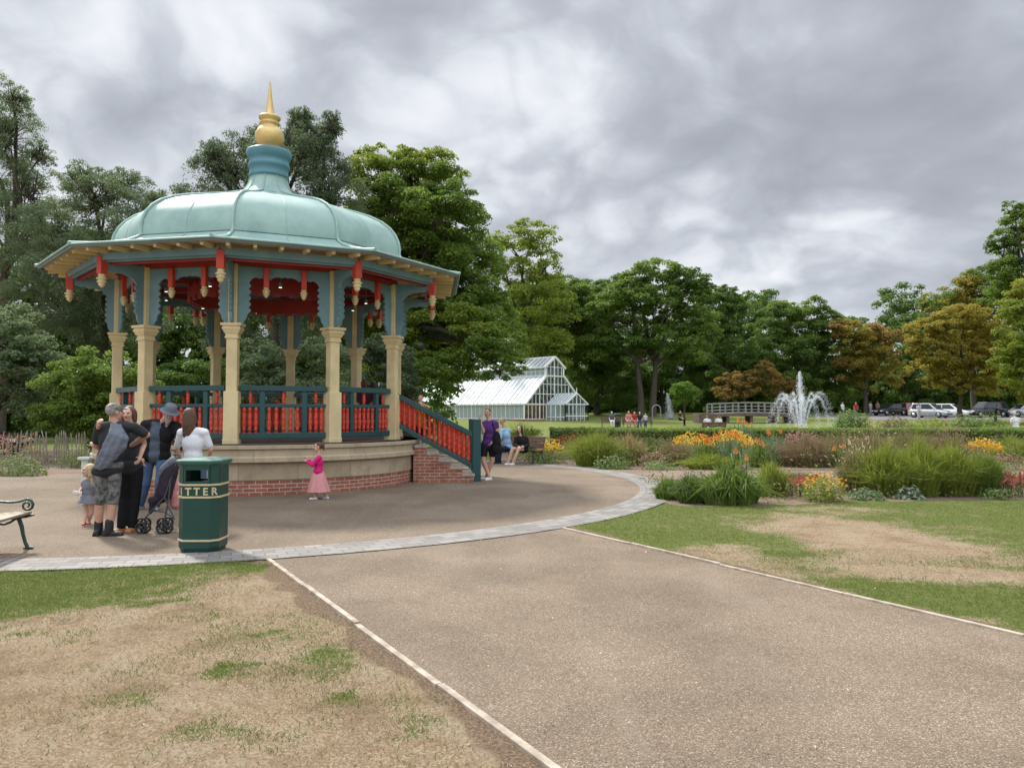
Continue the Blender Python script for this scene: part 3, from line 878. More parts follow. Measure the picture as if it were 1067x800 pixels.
tree('weeping_tree', 'tall dark grey-green weeping tree directly behind the bandstand finial', 33, 285, [(240, 182, 34, 40), (300, 170, 46, 48), (322, 155, 26, 36, 1), (340, 210, 38, 50), (270, 240, 60, 52, -1), (345, 255, 48, 55), (210, 230, 34, 46), (300, 310, 58, 60), (240, 320, 55, 60, 1), (352, 320, 44, 55), (222, 165, 18, 18), (345, 135, 12, 20), (312, 128, 12, 18)], 'blue', .11, .30, 3, density=1.35, puff=.19, cover=.95, twigs=1, strands=3, aspect=.38, droop=.35)
tree('broad_tree', 'big bright green tree with cloud-like clumps right of the bandstand roof, boughs over the glasshouse', 37, 425, [(395, 180, 36, 26), (440, 190, 46, 30), (410, 215, 52, 36, -1), (455, 225, 44, 36, -2), (478, 245, 28, 28), (385, 265, 50, 46), (440, 290, 62, 44, -1), (484, 300, 42, 34), (470, 345, 56, 34, -2), (505, 362, 40, 24, -3), (420, 345, 50, 44), (382, 330, 40, 50), (450, 388, 46, 20, -3), (520, 384, 24, 13, -4), (500, 325, 34, 30), (430, 170, 26, 18), (420, 245, 60, 46, 1), (470, 285, 48, 44, 1), (440, 340, 62, 48, 1), (500, 345, 42, 36, 1), (400, 400, 50, 30, 1), (460, 385, 50, 26, 1)], 'mid', .15, .30, 4, density=1.45, puff=.29, cover=1.5, flat=.55, kind2='lime', fork=.4)
tree('round_bush', 'pale grey-green rounded bush filling the left edge', 27, -5, [(5, 350, 46, 40), (-20, 390, 60, 46), (22, 395, 36, 44), (35, 372, 20, 30)], 'grey', .12, .10, 5, cat='bush', density=1.2, cover=1.5, fork=.3, group=None)
tree('broad_bush', 'mid green leafy bush behind the pale paling fence', 25.5, 95, [(75, 420, 36, 34), (115, 425, 42, 36), (92, 395, 36, 28), (135, 408, 36, 42), (62, 442, 30, 26), (110, 452, 40, 26)], 'mid', .11, .08, 6, cat='bush', density=1.2, cover=1.5, fork=.25)
tree('dark_bush', 'dark green shrub standing in the gap behind the bandstand steps side', 30, 190, [(180, 420, 50, 46), (235, 405, 40, 40), (205, 445, 60, 30)], 'deep', .12, .10, 7, cat='bush', density=1.2, cover=1.5, fork=.3)
tree('feathery_bush', 'light green feathery bush seen through the middle of the bandstand', 28, 330, [(290, 410, 40, 34), (335, 390, 38, 42), (270, 385, 30, 32), (330, 430, 50, 28)], 'grey', .12, .10, 8, cat='bush', density=1.2, cover=1.4, fork=.3)
tree('spreading_bush', 'dark spreading bush seen under the bandstand roof beside the right column', 31, 395, [(385, 400, 36, 36), (410, 380, 30, 40), (390, 432, 46, 22), (425, 415, 20, 24)], 'blue', .12, .10, 9, cat='bush', density=1.2, cover=1.5, fork=.3)
# middle
tree('pale_tree', 'pale airy tree rising behind the gap between the big bright green tree and the wood', 84, 545, [(540, 262, 34, 26), (556, 248, 28, 18), (525, 285, 26, 30), (568, 275, 20, 24), (548, 300, 40, 34), (520, 255, 18, 14), (535, 335, 40, 36), (565, 320, 34, 36), (550, 370, 44, 34)], 'lime', .30, .40, 10, density=.9, puff=.27, cover=1.0, inner=.25)
tree('round_tree', 'mid green round tree behind the glasshouse roof', 92, 570, [(545, 340, 34, 40), (580, 312, 28, 26), (568, 345, 46, 40), (600, 330, 30, 36), (560, 385, 60, 40), (600, 375, 40, 42)], 'mid', .30, .40, 11, density=1.2, puff=.24, cover=1.6)
tree('shade_tree', 'tall dark tree standing close behind the glasshouse gable', 96, 622, [(615, 330, 34, 34), (640, 315, 28, 26), (615, 375, 36, 36), (640, 365, 40, 40), (628, 405, 44, 24)], 'deep', .30, .40, 12, density=1.2, puff=.24, cover=1.7)
tree('plane_tree', 'large spreading green tree with two bare dark trunks right of the glasshouse', 88, 674, [(655, 312, 34, 20), (690, 288, 34, 18), (715, 300, 26, 20), (640, 330, 36, 24), (680, 322, 46, 26), (715, 335, 34, 24), (650, 360, 36, 22), (700, 362, 42, 24), (730, 305, 16, 14), (665, 296, 24, 16), (738, 350, 18, 18)], 'mid', .30, .42, 13, density=1.25, puff=.24, cover=1.6, trunks=2, fork=.34, base_z=1.2, kind2='deep')
tree('dark_tree', 'very dark low tree filling the shade behind the bare trunks', 104, 690, [(640, 400, 34, 30), (680, 400, 44, 32), (720, 390, 36, 36), (700, 375, 34, 30), (750, 400, 30, 30)], 'deep', .30, .3, 14, density=1.3, puff=.24, cover=1.7)
tree('fir_like_tree', 'dark tree with a ragged top beside the fountain, right of the large spreading tree', 98, 755, [(745, 318, 20, 20), (758, 310, 16, 12), (768, 330, 14, 22), (750, 350, 26, 30), (760, 380, 30, 34), (780, 395, 22, 28)], 'deep', .28, .34, 15, density=1.2, puff=.24, cover=1.6)
tree('domed_tree', 'wide domed mid green tree behind the fountain', 100, 830, [(815, 338, 28, 24), (845, 332, 30, 20), (870, 350, 26, 26), (800, 365, 30, 30), (840, 365, 44, 34), (875, 385, 30, 30), (820, 400, 50, 30), (860, 408, 40, 22)], 'mid', .30, .4, 16, density=1.25, puff=.22, cover=1.6, kind2='deep')
tree('rust_tree', 'rust coloured low tree beside the footbridge', 92, 775, [(770, 402, 24, 14), (795, 396, 18, 18), (760, 412, 18, 9), (815, 408, 20, 14)], 'rust', .24, .2, 17, density=1.1, cover=1.5)
tree('orange_tree', 'orange-brown tree between the domed tree and the dark hedge trees', 96, 902, [(892, 354, 28, 22), (914, 362, 25, 26), (890, 385, 22, 26), (915, 392, 24, 24), (878, 345, 16, 12)], 'gold', .28, .3, 18, density=1.2, cover=1.6, kind2='rust')
tree('conifer', 'narrow dark tree behind the parked cars, left of the golden tree', 110, 945, [(940, 350, 12, 22), (950, 375, 16, 30), (935, 395, 20, 26), (960, 345, 14, 14), (955, 405, 24, 22)], 'deep', .28, .3, 19, density=1.2, cover=1.7)
tree('golden_tree', 'golden yellow round tree with a short bare trunk by the parked cars', 74, 1002, [(972, 350, 26, 22), (1005, 338, 34, 20), (1030, 355, 22, 22), (968, 378, 22, 22), (1000, 375, 36, 26), (1030, 385, 22, 22), (985, 398, 26, 14), (1015, 402, 26, 12), (955, 362, 12, 14)], 'gold', .24, .26, 20, density=1.3, puff=.23, cover=1.7, fork=.25)
tree('amber_tree', 'dull amber tree behind the golden tree', 92, 1015, [(1012, 302, 30, 20), (988, 320, 28, 20), (1005, 345, 34, 30), (1030, 300, 24, 20), (1040, 325, 26, 24), (1050, 380, 26, 34), (1010, 330, 30, 26)], 'gold', .28, .3, 21, density=1.2, cover=1.5, kind2='mid')
tree('edge_tree', 'tall dark green tree at the right edge above the amber tree', 84, 1075, [(1062, 250, 20, 34), (1085, 235, 30, 40), (1045, 262, 16, 22), (1040, 300, 20, 24), (1052, 282, 26, 26), (1075, 300, 32, 34), (1055, 225, 10, 16), (1100, 330, 40, 40)], 'deep', .28, .4, 22, density=1.2, cover=1.4, kind2='mid')
tree('near_edge_tree', 'yellow-green tree cut by the right edge with low hanging leaves', 66, 1080, [(1066, 350, 26, 36), (1058, 325, 20, 28), (1058, 375, 22, 24), (1085, 320, 30, 40), (1062, 385, 16, 24), (1088, 390, 34, 34)], 'lime', .24, .3, 23, density=1.2, cover=1.5, kind2='gold')
tree('weeping_willow', 'small fresh green weeping tree beside the tall white water jet', 78, 713, [(712, 406, 12, 9), (706, 412, 8, 10), (720, 412, 8, 11)], 'bright', .13, .10, 24, density=1.3, cover=1.8, strands=3, droop=.4, fork=.6, base_z=.95)
# the closed wood behind everything (reads as one mass)
def wood():
    r = np.random.default_rng(55); lobes = []
    for px, top, Y in ([(x, 275 + 26 * math.sin(x * .045) + 14 * math.sin(x * .13), 50) for x in range(-120, 440, 30)] + [(x, 335 + 30 * math.sin(x * .031) + 12 * math.sin(x * .11), 120) for x in range(480, 1200, 26)] + [(x, 330 + 22 * math.sin(x * .05), 58) for x in range(-160, 480, 34)]):
        k = Y / F; yy = top
        while yy < 440:
            c = P(px + r.normal() * 5, yy + 18, Y + r.normal() * 2)
            lobes.append(((c.x, c.y, c.z), (26 * k, 22 * k, 24 * k))); yy += 32
    for x in range(470, 1240, 24):
        for yy in (418, 436): c = P(x, yy, 122); lobes.append(((c.x, c.y, c.z), (3.6, 3, 3.2)))
    C, N, _ = crown_points(lobes, r, .30, 1.15, .42, .75, .3, 1.6)
    k_ = C[:, 2] > terrain(C[:, 0], C[:, 1]); C, N = C[k_], N[k_]
    V, Fc = leaves(C, N, .42, r)
    o = raw_obj('woodland', raw_mesh('woodland', V, Fc, False, r.beta(2, 3, len(Fc))), LM['deep'])
    tag(o, 'far dark green wood that closes the view', 'woodland', kind='stuff')
wood()

# ================================================================ GLASSHOUSE
M_WHITE = paint('white_frame_paint', (.78, .79, .78), .45)
def glass_mat(name, tint, alpha, gl=.35, col=(.6, .66, .68), rough=.12, spec=.8):
    m = bpy.data.materials.new(name); t = NT(m)
    d = t.n('ShaderNodeBsdfPrincipled', ins={'Base Color': col + (1,), 'Roughness': rough, 'Specular IOR Level': spec})
    tr = t.n('ShaderNodeBsdfTransparent', ins={'Color': tint + (1,)})
    fr = t.n('ShaderNodeFresnel', ins={'IOR': 1.5}).outputs[0]
    mx = t.n('ShaderNodeMixShader', ins={0: t.math('MAXIMUM', fr, alpha), 1: tr.outputs[0], 2: d.outputs[0]})
    t.out(mx.outputs[0]); return m
M_PANE = glass_mat('clear_pane', (.86, .92, .91), .05, col=(.30, .36, .37))
M_ROOFPANE = glass_mat('shaded_roof_pane', (.86, .90, .90), .55, col=(.44, .49, .50), rough=.45, spec=.15)
M_TIMBER = mat('timber_lining', (.44, .255, .12), .7, (.36, .20, .09), 2, .6)
M_BRICK2 = mat('far_red_brick', (.36, .15, .095), .85, (.26, .10, .07), 9, .6)
def glasshouse():
    TH = R(45); u = Vector((-math.cos(TH), math.sin(TH), 0)); v = Vector((math.sin(TH), math.cos(TH), 0))
    A = P(546, 430, 75); A.z = 0; gz = .72; W, L = 8.8, 24.0
    g = thing('glasshouse', 'white framed Victorian glasshouse on a low brick wall with raised roof lantern and end porch', 'glasshouse', (A.x, A.y, gz))
    def q(l, w, z): return A + u * l + v * w + Vector((0, 0, z))
    ZS, ZE, ZK, ZL, ZR = .98, 2.46, 5.35, 6.25, 7.25
    W1 = 3.05
    b = MB()
    for a, c in ((q(0, 0, 0), q(L, 0, 0)), (q(0, 0, 0), q(0, W, 0)), (q(L, 0, 0), q(L, W, 0)), (q(0, W, 0), q(L, W, 0))):
        a, c = a.copy(), c.copy(); a.z = c.z = (gz - .3 + ZS) / 2; b.bar(a, c, .28, ZS - gz + .3)
    b.build('base_wall', M_BRICK2, g)
    # panes
    gl = MB()
    for w in (0, W): gl.add([q(0, w, ZS), q(L, w, ZS), q(L, w, ZE), q(0, w, ZE)], [(0, 1, 2, 3)])
    for l in (0, L): gl.add([q(l, 0, ZS), q(l, W, ZS), q(l, W, ZE), q(l, W - W1, ZK), q(l, W - W1, ZL), q(l, W / 2, ZR), q(l, W1, ZL), q(l, W1, ZK), q(l, 0, ZE)], [tuple(range(9))])
    for w in (W1, W - W1): gl.add([q(0, w, ZK), q(L, w, ZK), q(L, w, ZL), q(0, w, ZL)], [(0, 1, 2, 3)])
    gl.build('wall_glazing', M_PANE, g)
    gl = MB()
    for a, b_ in (((0, ZE), (W1, ZK)), ((W, ZE), (W - W1, ZK)), ((W1 - .25, ZL - .1), (W / 2, ZR)), ((W - W1 + .25, ZL - .1), (W / 2, ZR))):
        gl.add([q(-.1, a[0], a[1]), q(L, a[0], a[1]), q(L, b_[0], b_[1]), q(-.1, b_[0], b_[1])], [(0, 1, 2, 3)])
    gl.build('roof_glazing', M_ROOFPANE, g)
    fr = MB()
    def bar(a, c, s=.07): fr.bar(a, c, s, s)
    n = int(L / .62)
    for i in range(n + 1):
        l = L * i / n; s = .10 if i % 4 == 0 else .055
        bar(q(l, -.03, ZS), q(l, -.03, ZE), s)
        bar(q(l, -.03, ZE + .03), q(l, W1 - .03, ZK + .03), s)
        bar(q(l, W1 - .04, ZK), q(l, W1 - .04, ZL), s)
        bar(q(l, W1 - .25, ZL - .07), q(l, W / 2, ZR + .03), s)
        if i % 2 == 0: bar(q(l, W, ZE + .03), q(l, W - W1, ZK + .03), s); bar(q(l, W, ZS), q(l, W, ZE), s)
    for w, z, s in ((-.05, ZS + .03, .12), (-.08, ZE, .16), (W1 - .05, ZK, .12), (W1 - .2, ZL - .06, .14), (W / 2, ZR + .05, .16), (W, ZE, .14), (W - W1, ZK, .12), (W1 - .05, (ZK + ZL) / 2, .06)):
        bar(q(-.12, w, z), q(L + .1, w, z), s)
    fr.build('long_frame', M_WHITE, g)
    fr = MB()
    def bar(a, c, s=.07): fr.bar(a, c, s, s)
    def top(w):
        w = min(w, W - w)
        return ZE + (ZK - ZE) * w / W1 if w < W1 else ZL + (ZR - ZL) * (w - W1) / (W / 2 - W1)
    for i in range(17):
        w = W * i / 16; bar(q(-.05, w, ZS), q(-.05, w, top(w)), .11 if i % 4 == 0 else .06)
    for z in (ZS + .03, ZE, 3.5, 4.5, ZK, ZL):
        e = 0 if z <= ZE else ((z - ZE) / (ZK - ZE) * W1 if z <= ZK else W1)
        bar(q(-.06, e, z), q(-.06, W - e, z), .12 if z in (ZE, ZK) else .07)
    for a, c in (((0, ZE), (W1, ZK)), ((W, ZE), (W - W1, ZK)), ((W1 - .25, ZL - .1), (W / 2, ZR + .05)), ((W - W1 + .25, ZL - .1), (W / 2, ZR + .05))):
        bar(q(-.14, *a), q(-.14, *c), .2)
    for w in (W1, W - W1): bar(q(-.1, w, ZK), q(-.1, w, ZL), .14)
    fr.build('gable_frame', M_WHITE, g)
    MB().box(q(1.8, W * .36, (ZS + ZE) / 2 + .1), (.1, W * .62, ZE - ZS + .2), rz=-TH + R(0)).build('inner_screen', M_TIMBER, g)
    # porch on the gable
    p0, p1, D = 3.0, 6.5, 2.5
    po = MB(); zc = 3.55
    def bp(a, c, s=.07): po.bar(a, c, s, s)
    for w in (p0, p1):
        for i in range(5): bp(q(-.2 - D * i / 4, w, gz), q(-.2 - D * i / 4, w, ZE), .09)
        bp(q(-.2, w, ZE), q(-.2 - D, w, ZE), .13); bp(q(-.2, w, 1.2), q(-.2 - D, w, 1.2), .10)
        for i in range(7): bp(q(-.2 - D * i / 6, w, ZE), q(-.2 - D * i / 6, (p0 + p1) / 2, zc), .06)
    for i in range(7):
        w = p0 + (p1 - p0) * i / 6; k = 1 - abs(i - 3) / 3
        bp(q(-.2 - D, w, gz), q(-.2 - D, w, ZE + (zc - ZE) * k), .09 if i in (0, 3, 6) else .06)
    for w in (p0, p1): bp(q(-.22 - D, w, ZE), q(-.22 - D, (p0 + p1) / 2, zc), .13)
    bp(q(-.2 - D, p0, ZE), q(-.2 - D, p1, ZE), .12); bp(q(-.2 - D, p0, 1.3), q(-.2 - D, p1, 1.3), .10)
    bp(q(-.2, (p0 + p1) / 2, zc), q(-.2 - D, (p0 + p1) / 2, zc), .10); bp(q(-.2 - D, (p0 + p1) / 2, zc), q(-.2 - D, (p0 + p1) / 2, zc + .55), .08)
    pf = po.build('porch', M_WHITE, g)
    pg = MB()
    for w in (p0, p1):
        pg.add([q(-.2, w, gz), q(-.2 - D, w, gz), q(-.2 - D, w, ZE), q(-.2, w, ZE)], [(0, 1, 2, 3)])
        pg.add([q(-.2, w, ZE), q(-.2 - D, w, ZE), q(-.2 - D, (p0 + p1) / 2, zc), q(-.2, (p0 + p1) / 2, zc)], [(0, 1, 2, 3)])
    pg.add([q(-.19 - D, p0, gz), q(-.19 - D, p1, gz), q(-.19 - D, p1, ZE), q(-.19 - D, (p0 + p1) / 2, zc), q(-.19 - D, p0, ZE)], [(0, 1, 2, 3, 4)])
    pg.build('porch_glazing', M_PANE, pf)
    # plants on the staging inside
    r = np.random.default_rng(9); n = 2600
    l = r.uniform(1, L - 1, n); w = r.uniform(.5, 2.2, n); z = r.uniform(.9, 2.3, n) * (0.75 + .25 * np.sin(l * 1.7))
    Cc = np.array([A.x, A.y, 0]) + l[:, None] * np.array(u) + w[:, None] * np.array(v) + np.stack([0 * z, 0 * z, z], -1)
    V, Fc = leaves(Cc, r.normal(size=(n, 3)), .3, r)
    raw_obj('staged_plants', raw_mesh('staged_plants', V, Fc, False, r.random(n)), LM['mid'], g)
glasshouse()

# ================================================================ HEDGE, BEDS AND PLANTS
M_SOIL = mat('bark_mulch', (.115, .075, .052), .95, (.22, .15, .105), 22, .8, 1.0, 60)
def sheet(name, pts, z, m, label=None): return flat(name, pts, z, m, label=label)
fb = [G(684, 522), G(705, 527.5), G(760, 529), G(830, 526), G(900, 524), G(980, 521.5), G(1067, 521)]
fb = [(p.x, p.y) for p in fb] + [(16, 13.6), (30, 13.6), (30, 18.5), (12, 18.8), (5, 18.8), (3.45, 17.6)]
sheet('front_bed_soil', fb, .010, M_SOIL)
bb = [(.2, 24.8), (1.3, 23.4), (2.8, 22.1), (5, 21.85), (12, 21.65), (30, 21.35), (30, 34), (0, 34), (-.8, 27)]
sheet('back_bed_soil', bb, .010, M_SOIL)
lb = [(-30, 17.5), (-15, 18.5), (-12.2, 20.2), (-10.2, 22.6), (-7.5, 24.3), (-3, 25.5), (-3, 29), (-30, 29)]
sheet('shrubbery_soil', lb, .012, M_SOIL)

def hedge():
    r = np.random.default_rng(21); x0, x1, y0, y1, z1 = 1.6, 26.0, 32.6, 33.7, .93
    t = thing('clipped_hedge', 'long low clipped green hedge running behind the flower bed', 'hedge', ((x0 + x1) / 2, 33.1, 0))
    n = 26000
    f = r.random(n); x = r.uniform(x0, x1, n)
    bump = .06 * (vnoise(x * 1.3, f * 3, 4) - .5) + .05 * (vnoise(x * 4, f * 7, 5) - .5)
    top = f < .42
    y = np.where(top, r.uniform(y0, y1, n), np.where(f < .88, y0, y1) + r.normal(size=n) * .05 + bump)
    z = np.where(top, z1 + bump + r.normal(size=n) * .025, r.uniform(0, z1, n))
    N = np.where(top[:, None], np.array([0, -.1, 1.]), np.array([0, -1., .35])) + r.normal(size=(n, 3)) * .5
    V, Fc = leaves(np.stack([x, y, z], -1), N, .085, r, .7)
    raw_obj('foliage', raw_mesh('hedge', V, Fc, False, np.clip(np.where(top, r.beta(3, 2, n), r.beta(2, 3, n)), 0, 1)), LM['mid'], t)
    MB().box(((x0 + x1) / 2, (y0 + y1) / 2, z1 / 2 - .04), (x1 - x0 - .1, y1 - y0 - .12, z1 - .1)).build('stems', M_BARK, t)
hedge()

PM = {
    'green': leaf_mat('grass_green', (.055, .10, .016), (.17, .235, .042), .3),
    'lime': leaf_mat('grass_lime', (.075, .115, .014), (.26, .30, .048), .35),
    'straw': leaf_mat('grass_straw', (.16, .125, .05), (.36, .29, .13), .35),
    'brown': leaf_mat('grass_brown', (.095, .070, .036), (.26, .19, .10), .3),
    'mixed': leaf_mat('grass_mixed', (.075, .085, .025), (.23, .195, .085), .3),
    'steel': leaf_mat('grass_blue_green', (.070, .115, .050), (.19, .255, .125), .3),
    'dark': leaf_mat('grass_dark', (.038, .078, .018), (.11, .165, .036), .3),
    'sage': leaf_mat('leaf_sage', (.10, .14, .10), (.26, .32, .22), .2),
    'fresh': leaf_mat('leaf_fresh', (.075, .135, .030), (.21, .28, .085), .3),
    'yellow': leaf_mat('petal_yellow', (.55, .27, .008), (.80, .46, .02), .3),
    'amber': leaf_mat('petal_amber', (.62, .20, .008), (.78, .32, .015), .3),
    'gold': leaf_mat('petal_gold', (.62, .35, .012), (.80, .52, .05), .3),
    'orange': leaf_mat('petal_orange', (.55, .115, .02), (.78, .30, .06), .3),
    'red': leaf_mat('petal_red', (.26, .065, .045), (.52, .20, .15), .25),
    'pink': leaf_mat('petal_pink', (.26, .10, .11), (.50, .24, .24), .25),
    'rustf': leaf_mat('petal_rust', (.30, .065, .018), (.50, .15, .04), .25),
    'plume': leaf_mat('seed_plume', (.30, .22, .13), (.55, .44, .30), .4),
}
def strip_mesh(roots, tips, mids, w, r):
    """grass blades: root, bent middle, tip"""
    n = len(roots)
    d = unit(tips - roots); side = unit(np.cross(d, unit(r.normal(size=(n, 3)) * np.array([.6, 1, .1])))) * (np.asarray(w) * r.uniform(.6, 1.3, n))[:, None]
    v = np.stack([roots - side, roots + side, mids + side * .9, mids - side * .9, tips + side * .15, tips - side * .15], 1).reshape(-1, 3)
    i = np.arange(n)[:, None] * 6
    f = np.concatenate([i + np.array([0, 1, 2, 3]), i + np.array([3, 2, 4, 5])], 0)
    return v, f
def blades(c, rx, ry, h, n, r, w=.010, spread=.5, arch=.35, hvar=.45):
    th = r.uniform(0, 2 * math.pi, n); q = np.sqrt(r.random(n))
    lob = .72 + .56 * vnoise(np.cos(th) * 1.6 + 7 + c[0], np.sin(th) * 1.6 + 7 + c[1], 12)
    root = np.stack([c[0] + rx * .74 * q * np.cos(th) * lob, c[1] + ry * .74 * q * np.sin(th) * lob, np.full(n, c[2])], -1)
    th2 = th + r.normal(size=n) * .9
    L = h * (1 - hvar * r.random(n) ** 1.3) * (1 - .42 * q * q) * (.8 + .4 * vnoise(root[:, 0] * 5, root[:, 1] * 5, 21))
    sp = spread * (.10 + q) * r.uniform(.2, 1.1, n)
    out = np.stack([np.cos(th2) * rx, np.sin(th2) * ry, 0 * th], -1) * sp[:, None] + np.stack([r.normal(size=n), r.normal(size=n), 0 * th], -1) * h * .07
    mid = root + out * .38 + np.stack([0 * L, 0 * L, L * .74], -1)
    dr = np.clip(arch * (.35 + q) * r.random(n) * 1.3, 0, .95)
    tip = root + out * (1 + .5 * dr)[:, None] + np.stack([0 * L, 0 * L, L * (1 - dr)], -1)
    return root, tip, mid
def plant(kind, name, label, px, base_y, wpx, hpx, mats, Y=None, seed=0, n=600, cat='plant', group=None, **kw):
    r = np.random.default_rng(4000 + seed)
    if Y is None: c = G(px, base_y); Y = c.y
    else: c = P(px, 430, Y); c.z = 0
    k = Y / F; rx = wpx * k / 2; h = hpx * k; ry = min(rx, max(.35, h * .6)) if kw.get('ry') is None else kw['ry']
    c = Vector((c.x, c.y + ry * .5, .01)); t = thing(name, label, cat, c, group, 'thing')
    def leafpart(pname, V, Fc, m, rnd=None): 
        o_ = raw_obj(pname, raw_mesh(pname, V, Fc, False, r.beta(2, 2.3, len(Fc)) if rnd is None else rnd), PM[m], t)
        if pname in ('flower_heads', 'seed_heads'): o_['kind'] = 'stuff'
    if kind in ('grass', 'strap'):
        w = kw.get('w', .008 if kind == 'grass' else .016)
        ro, ti, mi = blades(c, rx, ry, h, n, r, w, kw.get('spread', .75), kw.get('arch', .35 if kind == 'grass' else .8))
        V, Fc = strip_mesh(ro, ti, mi, w, r)
        leafpart('blades', V, Fc, mats[0], np.tile(r.beta(2, 2.3, len(ro)), 2))
    else:
        m_ = n; u = unit(r.normal(size=(m_, 3))); u[:, 2] = np.abs(u[:, 2]); q = r.random(m_) ** .35
        lump = .8 + .4 * vnoise(u[:, 0] * 3 + 8, u[:, 1] * 3 + 8, seed + 2)
        C = np.array(c) + u * (q * lump)[:, None] * np.array([rx, ry, h * kw.get('fol', .85)])
        V, Fc = leaves(C, u * .5 + np.array([0, -.2, .6]) + r.normal(size=(m_, 3)) * .4, kw.get('leaf', .07), r, kw.get('asp', .6))
        leafpart('foliage', V, Fc, mats[0])
    if 'fl' in kw:      # flowers: (form, count, material, size)
        form, cnt, fm, sz = kw['fl']
        if form == 'daisy':
            th = r.uniform(0, 2 * math.pi, cnt); q = np.sqrt(r.random(cnt))
            hz = h * (1 - .36 * q * q) * r.uniform(.66, 1.06, cnt)
            C = np.stack([c.x + rx * q * np.cos(th), c.y + ry * q * np.sin(th), hz], -1)
            Vs, Fs = [], []
            for j in range(4):
                V, Fc = leaves(C + r.normal(size=(cnt, 3)) * sz * .22, np.array([0, -.35, 1.]) + r.normal(size=(cnt, 3)) * .45, sz, r, .5)
                Fs.append(Fc + sum(len(x) for x in Vs)); Vs.append(V)
            leafpart('flower_heads', np.concatenate(Vs), np.concatenate(Fs), fm)
        elif form in ('torch', 'spike'):
            for j in range(cnt):
                th = r.uniform(0, 2 * math.pi); q = math.sqrt(r.random()); hh = h * kw.get('fh', 1.0) * r.uniform(.82, 1.04)
                p = Vector((c.x + rx * .85 * q * math.cos(th), c.y + ry * .8 * q * math.sin(th), 0)); lean = Vector((r.normal() * .06, r.normal() * .05, 0))
                s = sz * r.uniform(.8, 1.2)
                b = MB(); b.tube([p, p + lean * .5 + Vector((0, 0, hh * .55)), p + lean + Vector((0, 0, hh - s))], .006, 5)
                stem = b.build('flower_stem', PM['green'], t)
                m = 36 if form == 'torch' else 22; uu = r.random(m); a = r.uniform(0, 6.28, m)
                rad = (.30 * np.sin(np.clip(uu * 1.1 + .12, 0, 1) * math.pi) + .05) * s * (1 if form == 'torch' else .55)
                C = np.stack([p.x + lean.x + rad * np.cos(a), p.y + lean.y + rad * np.sin(a), hh - s + uu * s], -1)
                V, Fc = leaves(C, np.stack([np.cos(a), np.sin(a), .3 + 0 * a], -1), s * .34, r, .5, .5)
                raw_obj('flower_spike', raw_mesh('flower_spike', V, Fc, False, 1 - uu * .8), PM[fm], stem)
        elif form == 'plume':
            ro, ti, mi = blades(c, rx, ry, h * kw.get('fh', 1.15), cnt, r, .006, kw.get('spread', .75), .15, .2)
            a = mi * .25 + ti * .75
            V, Fc = strip_mesh(a, ti, (a + ti) / 2, sz, r)
            V2, F2 = strip_mesh(ro, a, (ro + a) / 2, .0035, r)
            leafpart('seed_heads', np.concatenate([V, V2]), np.concatenate([Fc, F2 + len(V)]), fm)
    return t
pl = plant
# front bed, left to right
pl('grass', 'grass_tuft', 'short green grass tuft at the left tip of the front flower bed', 697, 521, 30, 27, ['green'], n=500, seed=1)
pl('grass', 'grass_clump', 'dark green grass clump between the left tip tuft and the strappy leaves', 722, 525, 40, 38, ['dark'], n=800, seed=2)
pl('strap', 'strappy_plant', 'large blue-green clump of arching strappy leaves at the front bed edge', 765, 527, 74, 50, ['green'], n=1000, seed=3, w=.014, spread=.62, arch=.55, fl=('torch', 2, 'orange', .11), fh=1.15)
pl('grass', 'grass_clump', 'green and yellow grass clump just right of the strappy blue-green clump', 805, 522, 34, 44, ['lime'], n=500, seed=4, Y=14.8)
pl('bush', 'red_perennial', 'low rusty red flowering plant left of the yellow flowering bush', 832, 517, 46, 18, ['mixed'], n=500, seed=5, leaf=.05, fl=('spike', 34, 'red', .17), fh=1.2)
pl('bush', 'yellow_bush', 'loose bush with yellow flowers and yellow-green leaves at the front bed edge', 862, 524, 52, 32, ['lime'], n=900, seed=6, leaf=.06, fl=('daisy', 90, 'yellow', .040))
pl('grass', 'grass_clump', 'low green grass behind the rusty red plant by the back path', 838, 503, 46, 16, ['green'], n=500, seed=7, Y=17.3)
pl('bush', 'silver_plant', 'low silvery leaved plant at the foot of the big green grass', 950, 521, 30, 15, ['sage'], n=120, seed=8, leaf=.13, asp=.4)
pl('bush', 'leafy_plant', 'low bluish leafy plant between the yellow bush and the big green grass', 905, 522, 36, 14, ['steel'], n=260, seed=9, leaf=.08)
pl('grass', 'tall_grass', 'tall grass with seed heads at the left end of the big green grass', 897, 517, 40, 56, ['mixed'], n=600, seed=10, Y=15.2, fl=('plume', 60, 'plume', .012))
for i, (px, wd, ht, lb) in enumerate(((925, 62, 58, 'leftmost clump of the big bright green ornamental grass'), (962, 66, 63, 'second clump from the left of the big bright green ornamental grass'), (1000, 60, 60, 'third clump from the left of the big bright green ornamental grass'), (1028, 36, 52, 'short right end clump of the big bright green ornamental grass'))):
    pl('grass', 'ornamental_grass', lb, px, 519, wd, ht, ['lime' if i != 3 else 'green'], Y=14.9, n=3200, seed=11 + i, w=.006, spread=.62, arch=.25, group='big bright green ornamental grass', fl=('plume', 150, 'lime', .005), fh=1.05)
pl('bush', 'red_perennial', 'red spiked plant at the right edge in front of the lime grass', 1056, 518, 44, 20, ['mixed'], n=500, seed=16, leaf=.05, fl=('spike', 44, 'red', .16), fh=1.25)
pl('bush', 'leafy_plant', 'low green plant at the lawn edge under the red spikes on the right', 1045, 521, 40, 12, ['fresh'], n=260, seed=17, leaf=.06)
pl('bush', 'leafy_plant', 'low yellow-green sprawling plant behind the right end of the big green grass', 1048, 500, 50, 26, ['fresh'], n=500, seed=18, leaf=.06, Y=17)
